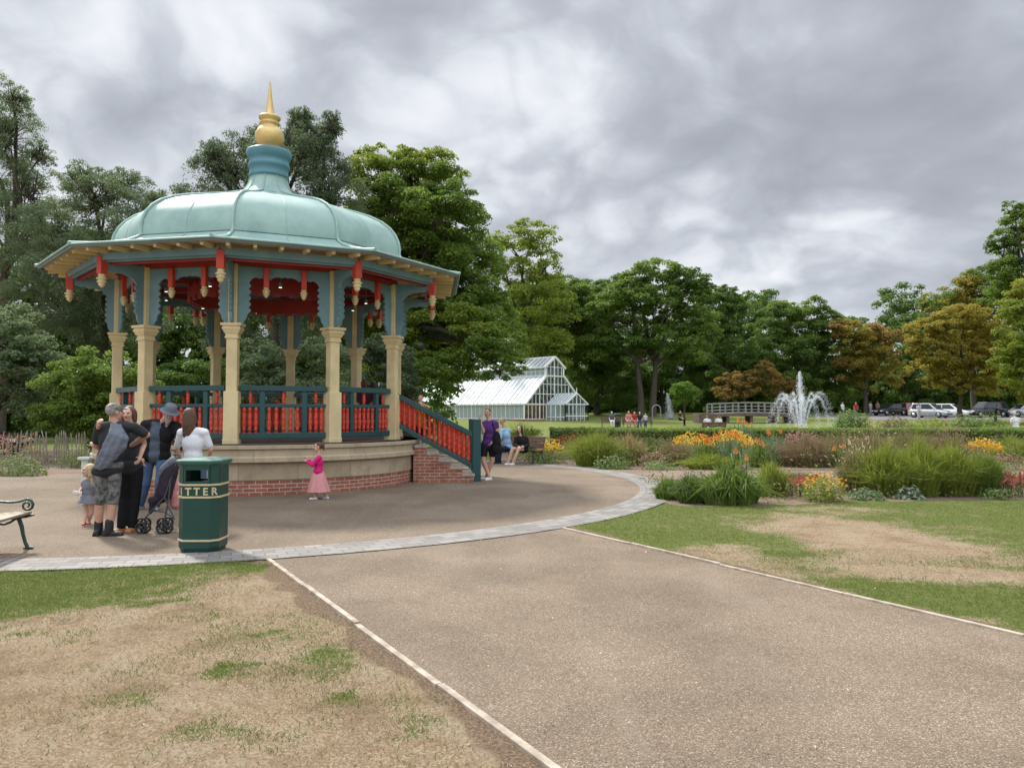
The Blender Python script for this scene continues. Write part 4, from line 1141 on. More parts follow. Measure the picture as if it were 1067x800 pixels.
# back bed, front row left to right
pl('bush', 'leafy_plant', 'low dark green plant beside the far bench', 562, 481, 34, 16, ['fresh'], Y=24.3, n=420, seed=20, leaf=.07)
pl('bush', 'golden_daisies', 'patch of golden yellow daisies at the left end of the back bed', 574, 478, 34, 24, ['green'], Y=24.6, n=600, seed=21, leaf=.06, fl=('daisy', 210, 'gold', .055))
pl('bush', 'red_perennial', 'rusty red flowers behind the leftmost golden daisies', 596, 470, 34, 27, ['mixed'], Y=27, n=500, seed=22, leaf=.06, fl=('daisy', 130, 'rustf', .06))
pl('grass', 'planted_grass', 'tall yellow-green grass behind the sitting people', 545, 470, 44, 34, ['lime'], Y=31, n=1100, seed=23, w=.008)
pl('grass', 'grass_mound', 'big feathery yellow-green grass mound left of the paving end', 622, 484, 66, 40, ['lime'], Y=23.2, n=2600, seed=24, w=.006, spread=.7, arch=.3, fl=('plume', 120, 'mixed', .006))
pl('bush', 'leafy_plant', 'pale green big-leaved low plant at the corner where the ring of setts ends', 640, 489, 42, 17, ['fresh'], n=420, seed=25, leaf=.09)
pl('grass', 'tall_grass', 'tall straw yellow grass beside the big feathery mound', 656, 484, 34, 38, ['straw'], Y=23.6, n=700, seed=26, w=.008)
pl('grass', 'upright_grass', 'upright dark green grass behind the path corner', 680, 478, 32, 30, ['dark'], Y=25.5, n=700, seed=27)
pl('bush', 'leafy_plant', 'low pinkish brown plant along the back path', 683, 488, 30, 16, ['brown'], n=350, seed=28, leaf=.05, fl=('daisy', 50, 'pink', .05))
pl('bush', 'leafy_plant', 'low fresh green plant right of the pinkish brown one', 690, 490, 40, 11, ['fresh'], n=300, seed=29, leaf=.07)
pl('grass', 'brown_grass', 'fine purplish brown grass left of the yellow daisy band', 705, 487, 44, 34, ['brown'], Y=23.4, n=900, seed=30, w=.005)
pl('bush', 'golden_daisies', 'left half of the long golden yellow daisy band', 724, 478, 42, 28, ['green'], Y=26.5, n=700, seed=31, leaf=.06, fl=('daisy', 330, 'gold', .058), ry=.9)
pl('bush', 'golden_daisies', 'right half of the long golden yellow daisy band', 766, 478, 48, 30, ['green'], Y=26.5, n=800, seed=32, leaf=.06, fl=('daisy', 420, 'gold', .058), ry=.9)
for i, (px, w_, h_, Y, c_, lb) in enumerate(((735, 30, 36, 22.6, 9, 'orange torch flowers in front of the left golden daisies'), (762, 36, 40, 22.4, 13, 'dense group of orange torch flowers in front of the right golden daisies'), (792, 26, 32, 22.6, 4, 'few orange torch flowers right of the golden daisies'), (808, 30, 40, 24.0, 3, 'green strappy clump with a single tall orange torch near the middle of the back bed'), (873, 24, 26, 22.6, 2, 'low strappy clump with two orange torches in the brown grasses'), (775, 40, 37, 31, 6, 'orange torch flowers close to the hedge'))):
    pl('strap', 'torch_lily', lb, px, 488, w_, h_, ['steel' if i % 2 else 'green'], Y=Y, n=220, seed=40 + i, w=.014, spread=.7, fl=('torch', c_, 'orange', .155), fh=1.0)
pl('grass', 'planted_grass', 'bright green narrow-leaved clump along the back path below the torches', 742, 490, 60, 20, ['lime'], Y=22.0, n=800, seed=50)
pl('strap', 'planted_grass', 'blue-green clump in front of the right golden daisies', 800, 488, 44, 34, ['steel'], Y=23.2, n=420, seed=51, w=.012)
pl('grass', 'brown_grass', 'wide dark purple-brown grass in the middle of the back bed', 845, 489, 66, 38, ['brown'], Y=22.8, n=1800, seed=52, w=.005, fl=('plume', 80, 'brown', .008))
pl('bush', 'pink_perennial', 'flat pink flower heads above the dark purple-brown grass', 836, 470, 44, 30, ['mixed'], Y=26.5, n=500, seed=53, leaf=.06, fl=('daisy', 180, 'pink', .07))
pl('grass', 'planted_grass', 'olive grass right of the pink flower heads', 880, 480, 50, 40, ['mixed'], Y=25, n=1100, seed=54, w=.006, fl=('plume', 110, 'straw', .010))
pl('grass', 'tall_grass', 'tall pale grass with plumes behind the big green grass on its left', 915, 488, 46, 44, ['mixed'], Y=22.4, n=800, seed=55, w=.007, fl=('plume', 80, 'plume', .014))
pl('grass', 'brown_grass', 'reddish brown grass behind the big green grass', 955, 480, 70, 40, ['mixed'], Y=24, n=1500, seed=56, w=.005, fl=('plume', 150, 'brown', .010))
pl('grass', 'brown_grass', 'pinkish tall grass left of the right hand golden daisies', 995, 480, 44, 42, ['mixed'], Y=23.5, n=900, seed=57, w=.005, fl=('plume', 120, 'pink', .010))
pl('bush', 'golden_daisies', 'separate clump of golden yellow daisies near the right edge', 1028, 478, 42, 26, ['green'], Y=24.4, n=700, seed=58, leaf=.06, fl=('daisy', 300, 'yellow', .06))
pl('grass', 'planted_grass', 'lime green grass at the right edge of the back bed', 1062, 478, 44, 34, ['lime'], Y=25, n=1300, seed=59, w=.006)
pl('bush', 'pink_perennial', 'dusty pink plant at the right end of the back path', 1045, 490, 60, 16, ['brown'], Y=21.8, n=420, seed=60, leaf=.05, fl=('daisy', 130, 'pink', .05))
pl('grass', 'planted_grass', 'olive grass along the hedge behind the feathery mound', 660, 470, 60, 22, ['mixed'], Y=30, n=900, seed=61)
pl('grass', 'brown_grass', 'brown grass along the hedge left of the golden daisy band', 702, 470, 50, 20, ['brown'], Y=30, n=800, seed=62)
pl('grass', 'planted_grass', 'olive grass along the hedge behind the reddish brown grass', 945, 470, 90, 26, ['mixed'], Y=30, n=1300, seed=63)
# low mixed cover that closes the soil between the clumps
def bedding():
    r = np.random.default_rng(88)
    def put(n, x0, x1, y0, y1, h, ok, nm, m, leaf, lb):
        x, y = r.uniform(x0, x1, n), r.uniform(y0, y1, n); k = ok(x, y) & (fbm(x, y, .8, 61) + r.normal(size=n) * .05 > .40); x, y = x[k], y[k]; n = len(x)
        z = r.random(n) ** 1.6 * h * (.35 + 1.3 * fbm(x, y, .55, 62)) + .02
        V, Fc = leaves(np.stack([x, y, z], -1), np.array([0, -.25, .8]) + r.normal(size=(n, 3)) * .6, leaf, r, .5)
        tag(raw_obj(nm, raw_mesh(nm, V, Fc, False, r.beta(2, 2, n)), m), lb, 'ground cover', kind='stuff')
    fe = lambda x, y: (y > np.interp(x, [p_[0] for p_ in fb[:7]], [p_[1] for p_ in fb[:7]]) + .25)
    be = lambda x, y: y > np.interp(x, [-.8, .2, 1.3, 2.8, 5, 12, 30], [27, 24.9, 23.5, 22.2, 21.95, 21.75, 21.5]) + .1
    put(9000, 3, 22, 13.6, 18.7, .30, fe, 'ground_cover', PM['mixed'], .075, 'low mixed greenery between the clumps of the front bed')
    put(26000, 0, 27, 21.6, 32.4, .55, be, 'ground_cover', PM['green'], .09, 'low mixed greenery between the clumps of the back bed')
    put(12000, 0, 27, 21.6, 32.4, .70, be, 'dry_stalks', PM['brown'], .085, 'brownish seeding stems between the clumps of the back bed')
bedding()
# shrubbery on the left
pl('bush', 'leafy_plant', 'sprawling green plant at the front of the left shrubbery', 15, 496, 70, 26, ['fresh'], Y=19.6, n=900, seed=70, leaf=.07)
pl('bush', 'golden_rod', 'tall plant with faded orange flowers in front of the paling fence', 12, 488, 56, 44, ['mixed'], Y=20.6, n=900, seed=71, leaf=.06, fl=('daisy', 24, 'amber', .04))
pl('bush', 'leafy_plant', 'round green plant at the right end of the paling fence', 78, 488, 50, 28, ['green'], Y=22.3, n=700, seed=72, leaf=.07)
# beyond the hedge on the right
for i, (px, w_, h_, k_, lb) in enumerate(((885, 20, 18, 'fresh', 'bright green rounded shrub right of the large fountain'), (898, 26, 15, 'green', 'lower green shrub beside the bright green rounded one'), (935, 36, 8, 'mixed', 'low yellowish planting left of the golden tree foot'), (975, 50, 9, 'lime', 'low yellow-green planting below the golden tree'), (1030, 46, 11, 'green', 'low green planting in front of the dark parked car'), (1010, 30, 10, 'fresh', 'low leafy planting right of the golden tree foot'))):
    t = pl('bush', 'shrub', lb, px, 447, w_ * 1.3, h_ + 19, [k_], Y=47, n=1700, seed=80 + i, leaf=.16, ry=1.2)

# ================================================================ WATER, BRIDGE
def water_mat(name, a):
    m = bpy.data.materials.new(name); t = NT(m)
    d = t.n('ShaderNodeBsdfPrincipled', ins={'Base Color': (.80, .84, .87, 1), 'Roughness': .25})
    tl = t.n('ShaderNodeBsdfTranslucent', ins={'Color': (.8, .84, .88, 1)})
    tr = t.n('ShaderNodeBsdfTransparent')
    m1 = t.n('ShaderNodeMixShader', ins={0: .45, 1: d.outputs[0], 2: tl.outputs[0]})
    m2 = t.n('ShaderNodeMixShader', ins={0: a, 1: tr.outputs[0], 2: m1.outputs[0]})
    t.out(m2.outputs[0]); return m
M_SPRAY = water_mat('water_spray', .52)
def pond_mat():
    m = bpy.data.materials.new('pond_water'); t = NT(m)
    o = t.n('ShaderNodeTexCoord').outputs['Object']
    b = t.n('ShaderNodeBsdfPrincipled', ins={'Base Color': (.03, .035, .028, 1), 'Roughness': .08, 'Specular IOR Level': .6})
    bp = t.n('ShaderNodeBump', ins={'Strength': .3, 'Distance': .03, 'Height': t.noise(o, 4, 4)})
    t.t.links.new(bp.outputs[0], b.inputs['Normal']); t.out(b.outputs[0]); return m
flat('pond_water', [(21 + 8.2 * math.cos(a), 61 + 6.8 * math.sin(a)) for a in np.linspace(0, 2 * math.pi, 48, endpoint=False)], .10, pond_mat(), label='dark pond around the fountain')
def drops(b, n, r, sz):
    V, Fc = leaves(b, r.normal(size=(n, 3)), sz, r, .8); return V, Fc
def water_part(*a):
    o = raw_obj(*a); o['kind'] = 'stuff'; return o
def fountain():
    r = np.random.default_rng(31); c = P(834, 430, 60); cx_, cy_ = c.x, 60.0
    t = thing('fountain', 'large pond fountain with a tall central plume and a ring of falling arcs', 'fountain', (cx_, cy_, .1))
    n = 2800; u = r.random(n) ** .7; z = .1 + u * 4.75
    rad = (.55 * (1 - u) ** .6 + .05) * np.abs(r.normal(size=n)) * .55; a = r.uniform(0, 6.283, n)
    V, Fc = drops(np.stack([cx_ + rad * np.cos(a), cy_ + rad * np.sin(a), z], -1), n, r, .075)
    water_part('central_plume', raw_mesh('plume', V, Fc), M_SPRAY, t)
    n = 1800; u = r.random(n); a = r.uniform(0, 6.283, n); rad = .12 + .55 * u * u + r.normal(size=n) * .07
    V, Fc = drops(np.stack([cx_ + rad * np.cos(a), cy_ + rad * np.sin(a), .1 + 2.75 * u], -1), n, r, .055)
    water_part('inner_veil', raw_mesh('veil', V, Fc), M_SPRAY, t)
    for k in range(13):
        a = 2 * math.pi * k / 13 + .1; n = 720; u = r.random(n)
        rad = .30 + 2.15 * u + .10 * math.sin(k * 2.3) * u; z = .15 + (10.6 + 1.1 * math.sin(k * 1.7)) * u * (1 - u) + .2 * u
        spread = .025 + .085 * u
        pts = np.stack([cx_ + rad * math.cos(a), cy_ + rad * math.sin(a), z], -1) + r.normal(size=(n, 3)) * spread[:, None]
        V, Fc = drops(pts, n, r, .056)
        water_part('arc_jet', raw_mesh('arc', V, Fc), M_SPRAY, t)
    MB().lathe([(.35, 0), (.35, .12), (.12, .16), (.10, .4)], (cx_, cy_, .02), 16).build('nozzle', M_BARK, t)
    c = P(699, 430, 80)
    t = thing('water_jet', 'narrow tall white water jet beside the small fresh green weeping tree', 'fountain', (c.x, 80, 1.0))
    n = 4500; u = r.random(n); z = .9 + u * 2.75
    rad = np.abs(r.normal(size=n)) * (.30 * (1 - u) + .05); a = r.uniform(0, 6.283, n)
    V, Fc = drops(np.stack([c.x - .35 * u + rad * np.cos(a), 80 + rad * np.sin(a), z], -1), n, r, .08)
    water_part('plume', raw_mesh('plume', V, Fc), M_SPRAY, t)
    MB().lathe([(.3, 0), (.3, .15), (.1, .2)], (c.x, 80, .85), 12).build('nozzle', M_BARK, t)
fountain()
M_GREYWOOD = mat('weathered_rail', (.22, .21, .195), .7, (.14, .135, .125), 3, .7)
M_DARKWOOD = mat('bridge_timber', (.14, .10, .075), .85, (.08, .06, .045), 3, .7)
def bridge():
    Y = 71; a, c = P(742, 430, Y).x, P(824, 430, Y).x; L = c - a
    t = thing('footbridge', 'low footbridge with pale horizontal rails behind the large fountain', 'bridge', (a, Y, .6))
    dk = lambda u: 1.42 + .12 * math.sin(math.pi * min(1, max(0, u)))
    b = MB(); N = 10
    for i in range(N):
        u0, u1 = i / N, (i + 1) / N
        b.bar((a + L * u0, Y + .8, dk(u0) - .1), (a + L * u1, Y + .8, dk(u1) - .1), 1.9, .2)
    b.build('deck', M_DARKWOOD, t)
    for y in (Y - .1, Y + 1.7):
        for h, s in ((1.0, .10), (.68, .07), (.38, .07), (.08, .12)):
            b = MB(); b.tube([(a + L * i / 12, y, dk(i / 12) + h) for i in range(13)], s * .6, 6); b.build('rail', M_GREYWOOD, t)
        for i in range(7):
            u = i / 6; b = MB(); b.box((a + L * u, y + .02, dk(u) + .42), (.12, .12, 1.25)); b.build('post', M_GREYWOOD, t)
    for u in (.2, .5, .8): MB().box((a + L * u, Y + .8, .7), (.25, 1.7, 1.4)).build('pier', M_DARKWOOD, t)
    for x in (a - .6, c + .6): MB().box((x, Y + .8, .75), (1.4, 2.4, 1.6)).build('abutment', M_DARKWOOD, t)
bridge()
M_STEEL = mat('galvanised_tube', (.40, .42, .43), .4, None, 5, .4, metal=.6)
c = P(684, 430, 84); z0 = float(terrain(c.x, 84))
t = thing('metal_arch', 'small grey metal hoop beside the bare tree trunk', 'arch', (c.x, 84, z0))
MB().tube([(c.x - .45, 84, z0 - .1), (c.x - .45, 84, z0 + .9)] + [(c.x - .45 * math.cos(q), 84, z0 + .95 + .45 * math.sin(q)) for q in np.linspace(.1, 3.04, 9)] + [(c.x + .45, 84, z0 + .9), (c.x + .45, 84, z0 - .1)], .055, 8).build('hoop', M_STEEL, t)
c = P(556, 430, 31.5)
t = thing('stone_trough', 'pale stone trough behind the sitting people', 'planter', (c.x, 31.5, 0))
b = MB(); b.box((c.x, 31.5, .31), (.62, .5, .62), taper=1.06); b.box((c.x, 31.5, .64), (.74, .6, .08)); b.build('trough', M_STONE, t, bevel=.02)
C_ = np.array([c.x, 31.5, .8]) + rng.normal(size=(240, 3)) * np.array([.18, .14, .1])
V, Fc = leaves(C_, rng.normal(size=(240, 3)), .1, rng); raw_obj('foliage', raw_mesh('trough_plant', V, Fc, False, rng.random(240)), PM['green'], t)

# ================================================================ CARS
M_GLASSD = mat('car_glass', (.02, .025, .03), .08, None, 3, .2, spec=.8)
M_TYRE = mat('tyre_rubber', (.018, .018, .019), .85)
M_RIM = mat('alloy', (.45, .46, .47), .35, metal=.8)
M_LIGHT = mat('headlamp', (.75, .77, .8), .15)
M_TAIL = mat('tail_lamp', (.35, .015, .012), .25)
M_TRIM = mat('black_trim', (.02, .02, .021), .6)
def car_paint(name, c, metal=.3): return mat(name, c, .22, tuple(x * .92 for x in c), 2, .3, metal=metal, coat=.6)
def car(name, label, loc, yaw, m, L=4.2, Hh=1.48, Wd=1.75, kind='hatch', cat='car'):
    Tm = Matrix.Translation(Vector(loc)) @ Matrix.Rotation(yaw, 4, 'Z')
    t = thing(name, label, cat, loc, 'cars in the car park' if loc[1] > 60 else None)
    def w(x, y, z): return Tm @ Vector((x, y, z))
    hb = .58 * Hh
    # body: cross sections along the length  (x, z_low, z_top, half width)
    secs = [(-L / 2, .38, .62 * hb + .15, .72), (-L / 2 + .10, .26, hb * .93, .86), (-L / 2 + .5, .20, hb * 1.0, .95), (-.3, .18, hb * 1.02, 1), (L / 2 - 1.15, .18, hb * .98, 1), (L / 2 - .45, .2, hb * .86, .95), (L / 2 - .10, .26, hb * .70, .86), (L / 2, .36, hb * .52, .70)]
    b = MB(); rs = []
    for x, zl, zt, k in secs:
        h = Wd / 2 * k
        rs.append([w(x, -h * .92, zl), w(x, -h, zl + .14), w(x, -h, (zl + zt) / 2 + .06), w(x, -h * .97, zt - .05), w(x, -h * .85, zt), w(x, h * .85, zt), w(x, h * .97, zt - .05), w(x, h, (zl + zt) / 2 + .06), w(x, h, zl + .14), w(x, h * .92, zl)])
    b.rings(rs, True); body = b.build('body', m, t)
    if kind == 'suv': cab = [(-L / 2 + .12, 0), (-L / 2 + .32, 1), (.35, 1), (1.02, 0)]
    elif kind == 'saloon': cab = [(-L / 2 + .75, 0), (-L / 2 + 1.35, 1), (.1, 1), (.95, 0)]
    elif kind == 'van': cab = [(-L / 2 + .06, 0), (-L / 2 + .2, 1), (.75, 1), (1.45, 0)]
    else: cab = [(-L / 2 + .12, 0), (-L / 2 + .55, 1), (.25, 1), (1.1, 0)]
    h0, h1 = Wd / 2 * .90, Wd / 2 * .72; z0, z1 = hb * .97, Hh
    pts = {}
    def cabmesh(sx, dz, grow):
        vs = []
        for (x, q) in cab:
            z = z0 + (z1 - z0) * q + (dz if q else 0); h = (h0 + (h1 - h0) * q) + grow
            xx = x + (sx if x < 0 else -sx)
            vs += [w(xx, -h, z), w(xx, h, z)]
        return MB().add(vs, [(0, 1, 3, 2), (2, 3, 5, 4), (4, 5, 7, 6), (0, 2, 4, 6), (1, 7, 5, 3), (0, 6, 7, 1)])
    cabmesh(0, 0, 0).build('cabin', m, t, bevel=.05)
    for s in (-1, 1):   # side glass
        def sp(x, q, e=.012): return w(x, s * ((h0 + (h1 - h0) * q) + e), z0 + (z1 - z0) * q)
        xa, xb, xc, xd = [c_[0] for c_ in cab]
        xm = (xb + xc) / 2
        for (a0, a1, b0, b1) in ((xa + .32, xm - .04, xb + .12, xm - .04), (xm + .04, xd - .30, xm + .04, xc - .06)):
            MB().add([sp(a0, .10), sp(a1, .10), sp(b1, .86), sp(b0, .86)], [(0, 1, 2, 3)]).build('side_window', M_GLASSD, t)
    for (xa, xb, sx, nm) in ((cab[3][0], cab[2][0], 1, 'windscreen'), (cab[0][0], cab[1][0], -1, 'rear_window')):
        vs = []
        for q in (.10, .90):
            x = xa + (xb - xa) * q + sx * .014; h = (h0 + (h1 - h0) * q) * .90; z = z0 + (z1 - z0) * q + .006
            vs += [w(x, -h, z), w(x, h, z)]
        MB().add(vs, [(0, 1, 3, 2)]).build(nm, M_GLASSD, t)
    for sx in (-L / 2 + .78, L / 2 - .82):
        for s in (-1, 1):
            MW = Tm.to_3x3() @ Matrix.Rotation(R(90), 3, 'X')
            ty = MB().lathe([(.17, -.10), (.30, -.10), (.325, -.06), (.325, .06), (.30, .10), (.17, .10)], w(sx, s * (Wd / 2 - .07), .32), 20, M=MW).build('wheel', M_TYRE, t)
            MB().lathe([(.02, -.112), (.19, -.105), (.20, .105), (.02, .112)], w(sx, s * (Wd / 2 - .07), .32), 14, M=MW).build('rim', M_RIM, ty)
    for s in (-1, 1):
        MB().ell(w(L / 2 - .16, s * Wd * .35, hb * .64), (.16, .17, .085), Tm.to_3x3()).build('headlight', M_LIGHT, t)
        MB().ell(w(-L / 2 + .05, s * Wd * .38, hb * .82), (.07, .10, .13), Tm.to_3x3()).build('tail_light', M_TAIL, t)
        MB().ell(w(cab[3][0] - .35, s * (Wd / 2 + .06), z0 + .06), (.07, .09, .07), Tm.to_3x3()).build('mirror', m, t)
    MB().box(w(L / 2 - .03, 0, .40), (.10, Wd * .55, .14), M=Tm.to_3x3()).build('grille', M_TRIM, t)
    MB().box(w(L / 2 + .0, 0, .52), (.05, .45, .10), M=Tm.to_3x3()).build('number_plate', M_WHITE, t)
    return t
def car_at(px, Y): x = P(px, 430, Y).x; return (x, Y, float(terrain(x, Y)) + .012)
PAINTS = {k: car_paint(k + '_car_paint', c, mt) for k, c, mt in (('black', (.012, .013, .015), .2), ('grey', (.09, .095, .10), .4), ('red', (.33, .022, .02), .2), ('silver', (.52, .54, .56), .5), ('white', (.78, .79, .80), 0), ('maroon', (.14, .012, .018), .3))}
car('parked_car', 'black parked car furthest left in the car park', car_at(927, 92), R(200), PAINTS['black'], 4.2, 1.45, kind='saloon')
car('parked_car', 'dark grey parked car between the black car on the left and the red car', car_at(942, 96), R(250), PAINTS['grey'], 4.1, 1.45)
car('parked_car', 'red parked car partly hidden by the silver people carrier', car_at(949.5, 93), R(255), PAINTS['red'], 4.0, 1.48)
car('parked_car', 'silver people carrier parked left of the golden tree trunk', car_at(969, 84), R(306), PAINTS['silver'], 4.2, 1.58)
car('parked_car', 'white hatchback parked right behind the silver people carrier', car_at(990, 86), R(312), PAINTS['white'], 4.1, 1.5)
car('parked_car', 'black off-road car parked right of the golden tree trunk', car_at(1027, 86), R(188), PAINTS['black'], 4.4, 1.72, 1.85, 'suv')
car('parked_car', 'silver estate car at the right edge behind the person in white', car_at(1067, 86), R(185), PAINTS['silver'], 4.4, 1.5)
car('parked_car', 'dark red car parked behind the paling fence at the left edge', (P(-32, 430, 30.5).x, 30.5, 0), R(4), PAINTS['maroon'], 4.3, 1.42)
M_ASPH = mat('grey_tarmac', (.16, .155, .15), .9, (.11, .105, .10), 1.2, .6, .3, 80)
v, f = grid(np.linspace(34, 70, 19), np.linspace(78, 101, 14), lambda x, y: terrain(x, y) + .006)
tag(raw_obj('car_park_road', raw_mesh('car_park', v, f, True), M_ASPH), kind='structure', label='grey car park surface')

# ================================================================ FENCE, BINS, BENCHES
M_PALE = mat('chestnut_paling', (.30, .265, .215), .85, (.17, .145, .115), 9, .8, .5, 40)
M_WIRE = mat('fence_wire', (.20, .20, .19), .5, metal=.7)
def fence():
    r = random.Random(3); a, c = P(-40, 430, 21.4), P(92, 430, 24.3)
    a.z = c.z = 0
    t = thing('paling_fence', 'leaning split chestnut paling fence in front of the left shrubbery', 'fence', a)
    N = 40
    for i in range(N + 1):
        p = a.lerp(c, i / N); h = r.uniform(.92, 1.12); ln = Vector((r.gauss(0, .07), r.gauss(0, .04), 0))
        b = MB(); b.tube([p + Vector((0, 0, -.05)), p + ln * .5 + Vector((0, 0, h * .55)), p + ln + Vector((0, 0, h - .06)), p + ln * 1.05 + Vector((0, 0, h))], [.020, .021, .018, .005], 5)
        b.build('picket', M_PALE, t)
    for z in (.25, .82):
        MB().tube([a.lerp(c, i / 24) + Vector((0, -.03 * (i % 2), z + r.gauss(0, .012))) for i in range(25)], .006, 5).build('wire', M_WIRE, t)
fence()

M_BIN = mat('bottle_green_plastic', (.006, .050, .036), .42, (.004, .036, .027), 4, .5, .15, 60)
M_BINTOP = mat('bin_lid_green', (.035, .12, .095), .45, (.02, .085, .068), 4, .5, .1, 60)
M_BAND = mat('gold_band', (.56, .46, .27), .5, (.42, .33, .18), 8, .5)
M_DARK = mat('bin_inside', (.008, .009, .009), .9)
def litter_bin(name, label, loc, group=None, words=True, yaw=0.0):
    Tm = Matrix.Translation(Vector(loc)) @ Matrix.Rotation(yaw, 4, 'Z')
    t = thing(name, label, 'litter bin', loc, group)
    hx, hy, ch = .238, .225, .088
    def octo(k=0.0, z=0.0, f=1.0):
        x, y, c_ = hx * f + k, hy * f + k, ch
        return [Tm @ Vector(q + (z,)) for q in ((-x + c_, -y), (x - c_, -y), (x, -y + c_), (x, y - c_), (x - c_, y), (-x + c_, y), (-x, y - c_), (-x, -y + c_))]
    MB().rings([octo(-.02, 0), octo(-.012, .03), octo(0, .05), octo(0, .78)], True, 0, False).build('body', M_BIN, t, bevel=.012)
    # hood: four corner walls round the openings, then the lid
    hood = MB()
    z0, z1, zo0, zo1 = .781, 1.0, .815, .945
    ow = .128
    for s in (-1, 1):
        y = s * (hy - .012)
        for (xa, xb, za, zb) in ((-hx + ch, -ow, z0, z1), (ow, hx - ch, z0, z1), (-ow, ow, z0, zo0), (-ow, ow, zo1, z1)):
            hood.box(Tm @ Vector(((xa + xb) / 2, y, (za + zb) / 2)), (xb - xa, .024, zb - za), M=Tm.to_3x3())
        x = s * (hx - .012)
        hood.box(Tm @ Vector((x, 0, (z0 + z1) / 2)), (.024, 2 * (hy - ch), z1 - z0), M=Tm.to_3x3())
        for s2 in (-1, 1):
            a = Vector((s * (hx - ch), s2 * (hy - .012), 0)); b_ = Vector((s * (hx - .012), s2 * (hy - ch), 0))
            hood.bar(Tm @ (a + Vector((0, 0, (z0 + z1) / 2))), Tm @ (b_ + Vector((0, 0, (z0 + z1) / 2))), .024, z1 - z0)
    hd = hood.build('hood', M_BIN, t)
    MB().rings([octo(-.02, .7815), octo(-.02, .79)], True, 0, False).build('liner', M_DARK, hd)
    MB().rings([octo(.0, .995), octo(.028, 1.02), octo(.034, 1.05), octo(.02, 1.062), octo(-.08, 1.082)], True, 0, False).build('lid', M_BINTOP, t, bevel=.006)
    for z in (.135, .632, .775):
        MB().rings([octo(-.01, z - .012), octo(.008, z - .010), octo(.008, z + .010), octo(-.01, z + .012)], True, 0, False).build('band', M_BAND, t)
    if words:
        # LITTER runs round the faces at band height
        path = [(-hx, -.02), (-hx, -hy + ch), (-hx + ch, -hy), (hx - ch, -hy), (hx, -hy + ch)]
        seg = [(Vector(p + (0,)), Vector(q + (0,))) for p, q in zip(path, path[1:])]
        lens = [(q - p).length for p, q in seg]
        def at(sv):
            for (p, q), l in zip(seg, lens):
                if sv <= l: return p + (q - p) * (sv / l), (q - p).normalized()
                sv -= l
            return seg[-1][1], (seg[-1][1] - seg[-1][0]).normalized()
        tot = sum(lens); s0, s1 = .10, tot - .07
        for i, chx in enumerate('LITTER'):
            cu = bpy.data.curves.new('glyph', 'FONT'); cu.body = chx; cu.size = .118; cu.extrude = .004; cu.align_x = 'CENTER'; cu.offset = .0035
            o = bpy.data.objects.new('glyph', cu); COL.objects.link(o)
            dg = bpy.context.evaluated_depsgraph_get(); me = o.evaluated_get(dg).to_mesh()
            p, d = at(s0 + (s1 - s0) * i / 5); nrm = Vector((d.y, -d.x, 0))
            p = p + nrm * .006
            out = MB(); out.add([Tm @ (p + d * v_.co.x + Vector((0, 0, .660 + v_.co.y)) + nrm * v_.co.z) for v_ in me.vertices], [tuple(pl_.vertices) for pl_ in me.polygons])
            o.evaluated_get(dg).to_mesh_clear(); bpy.data.objects.remove(o); bpy.data.curves.remove(cu)
            out.build('letter', M_BAND, t)
    return t
c = P(214, 430, 9.12)
litter_bin('litter_bin', 'dark green litter bin with gold LITTER lettering on the stone edge of the forecourt', (c.x, 9.12, .014), yaw=R(0))
c = P(643.5, 430, 63)
litter_bin('litter_bin', 'small dark green litter bin far off on the lawn beside seated people', (c.x, 63, float(terrain(c.x, 63))), words=False)

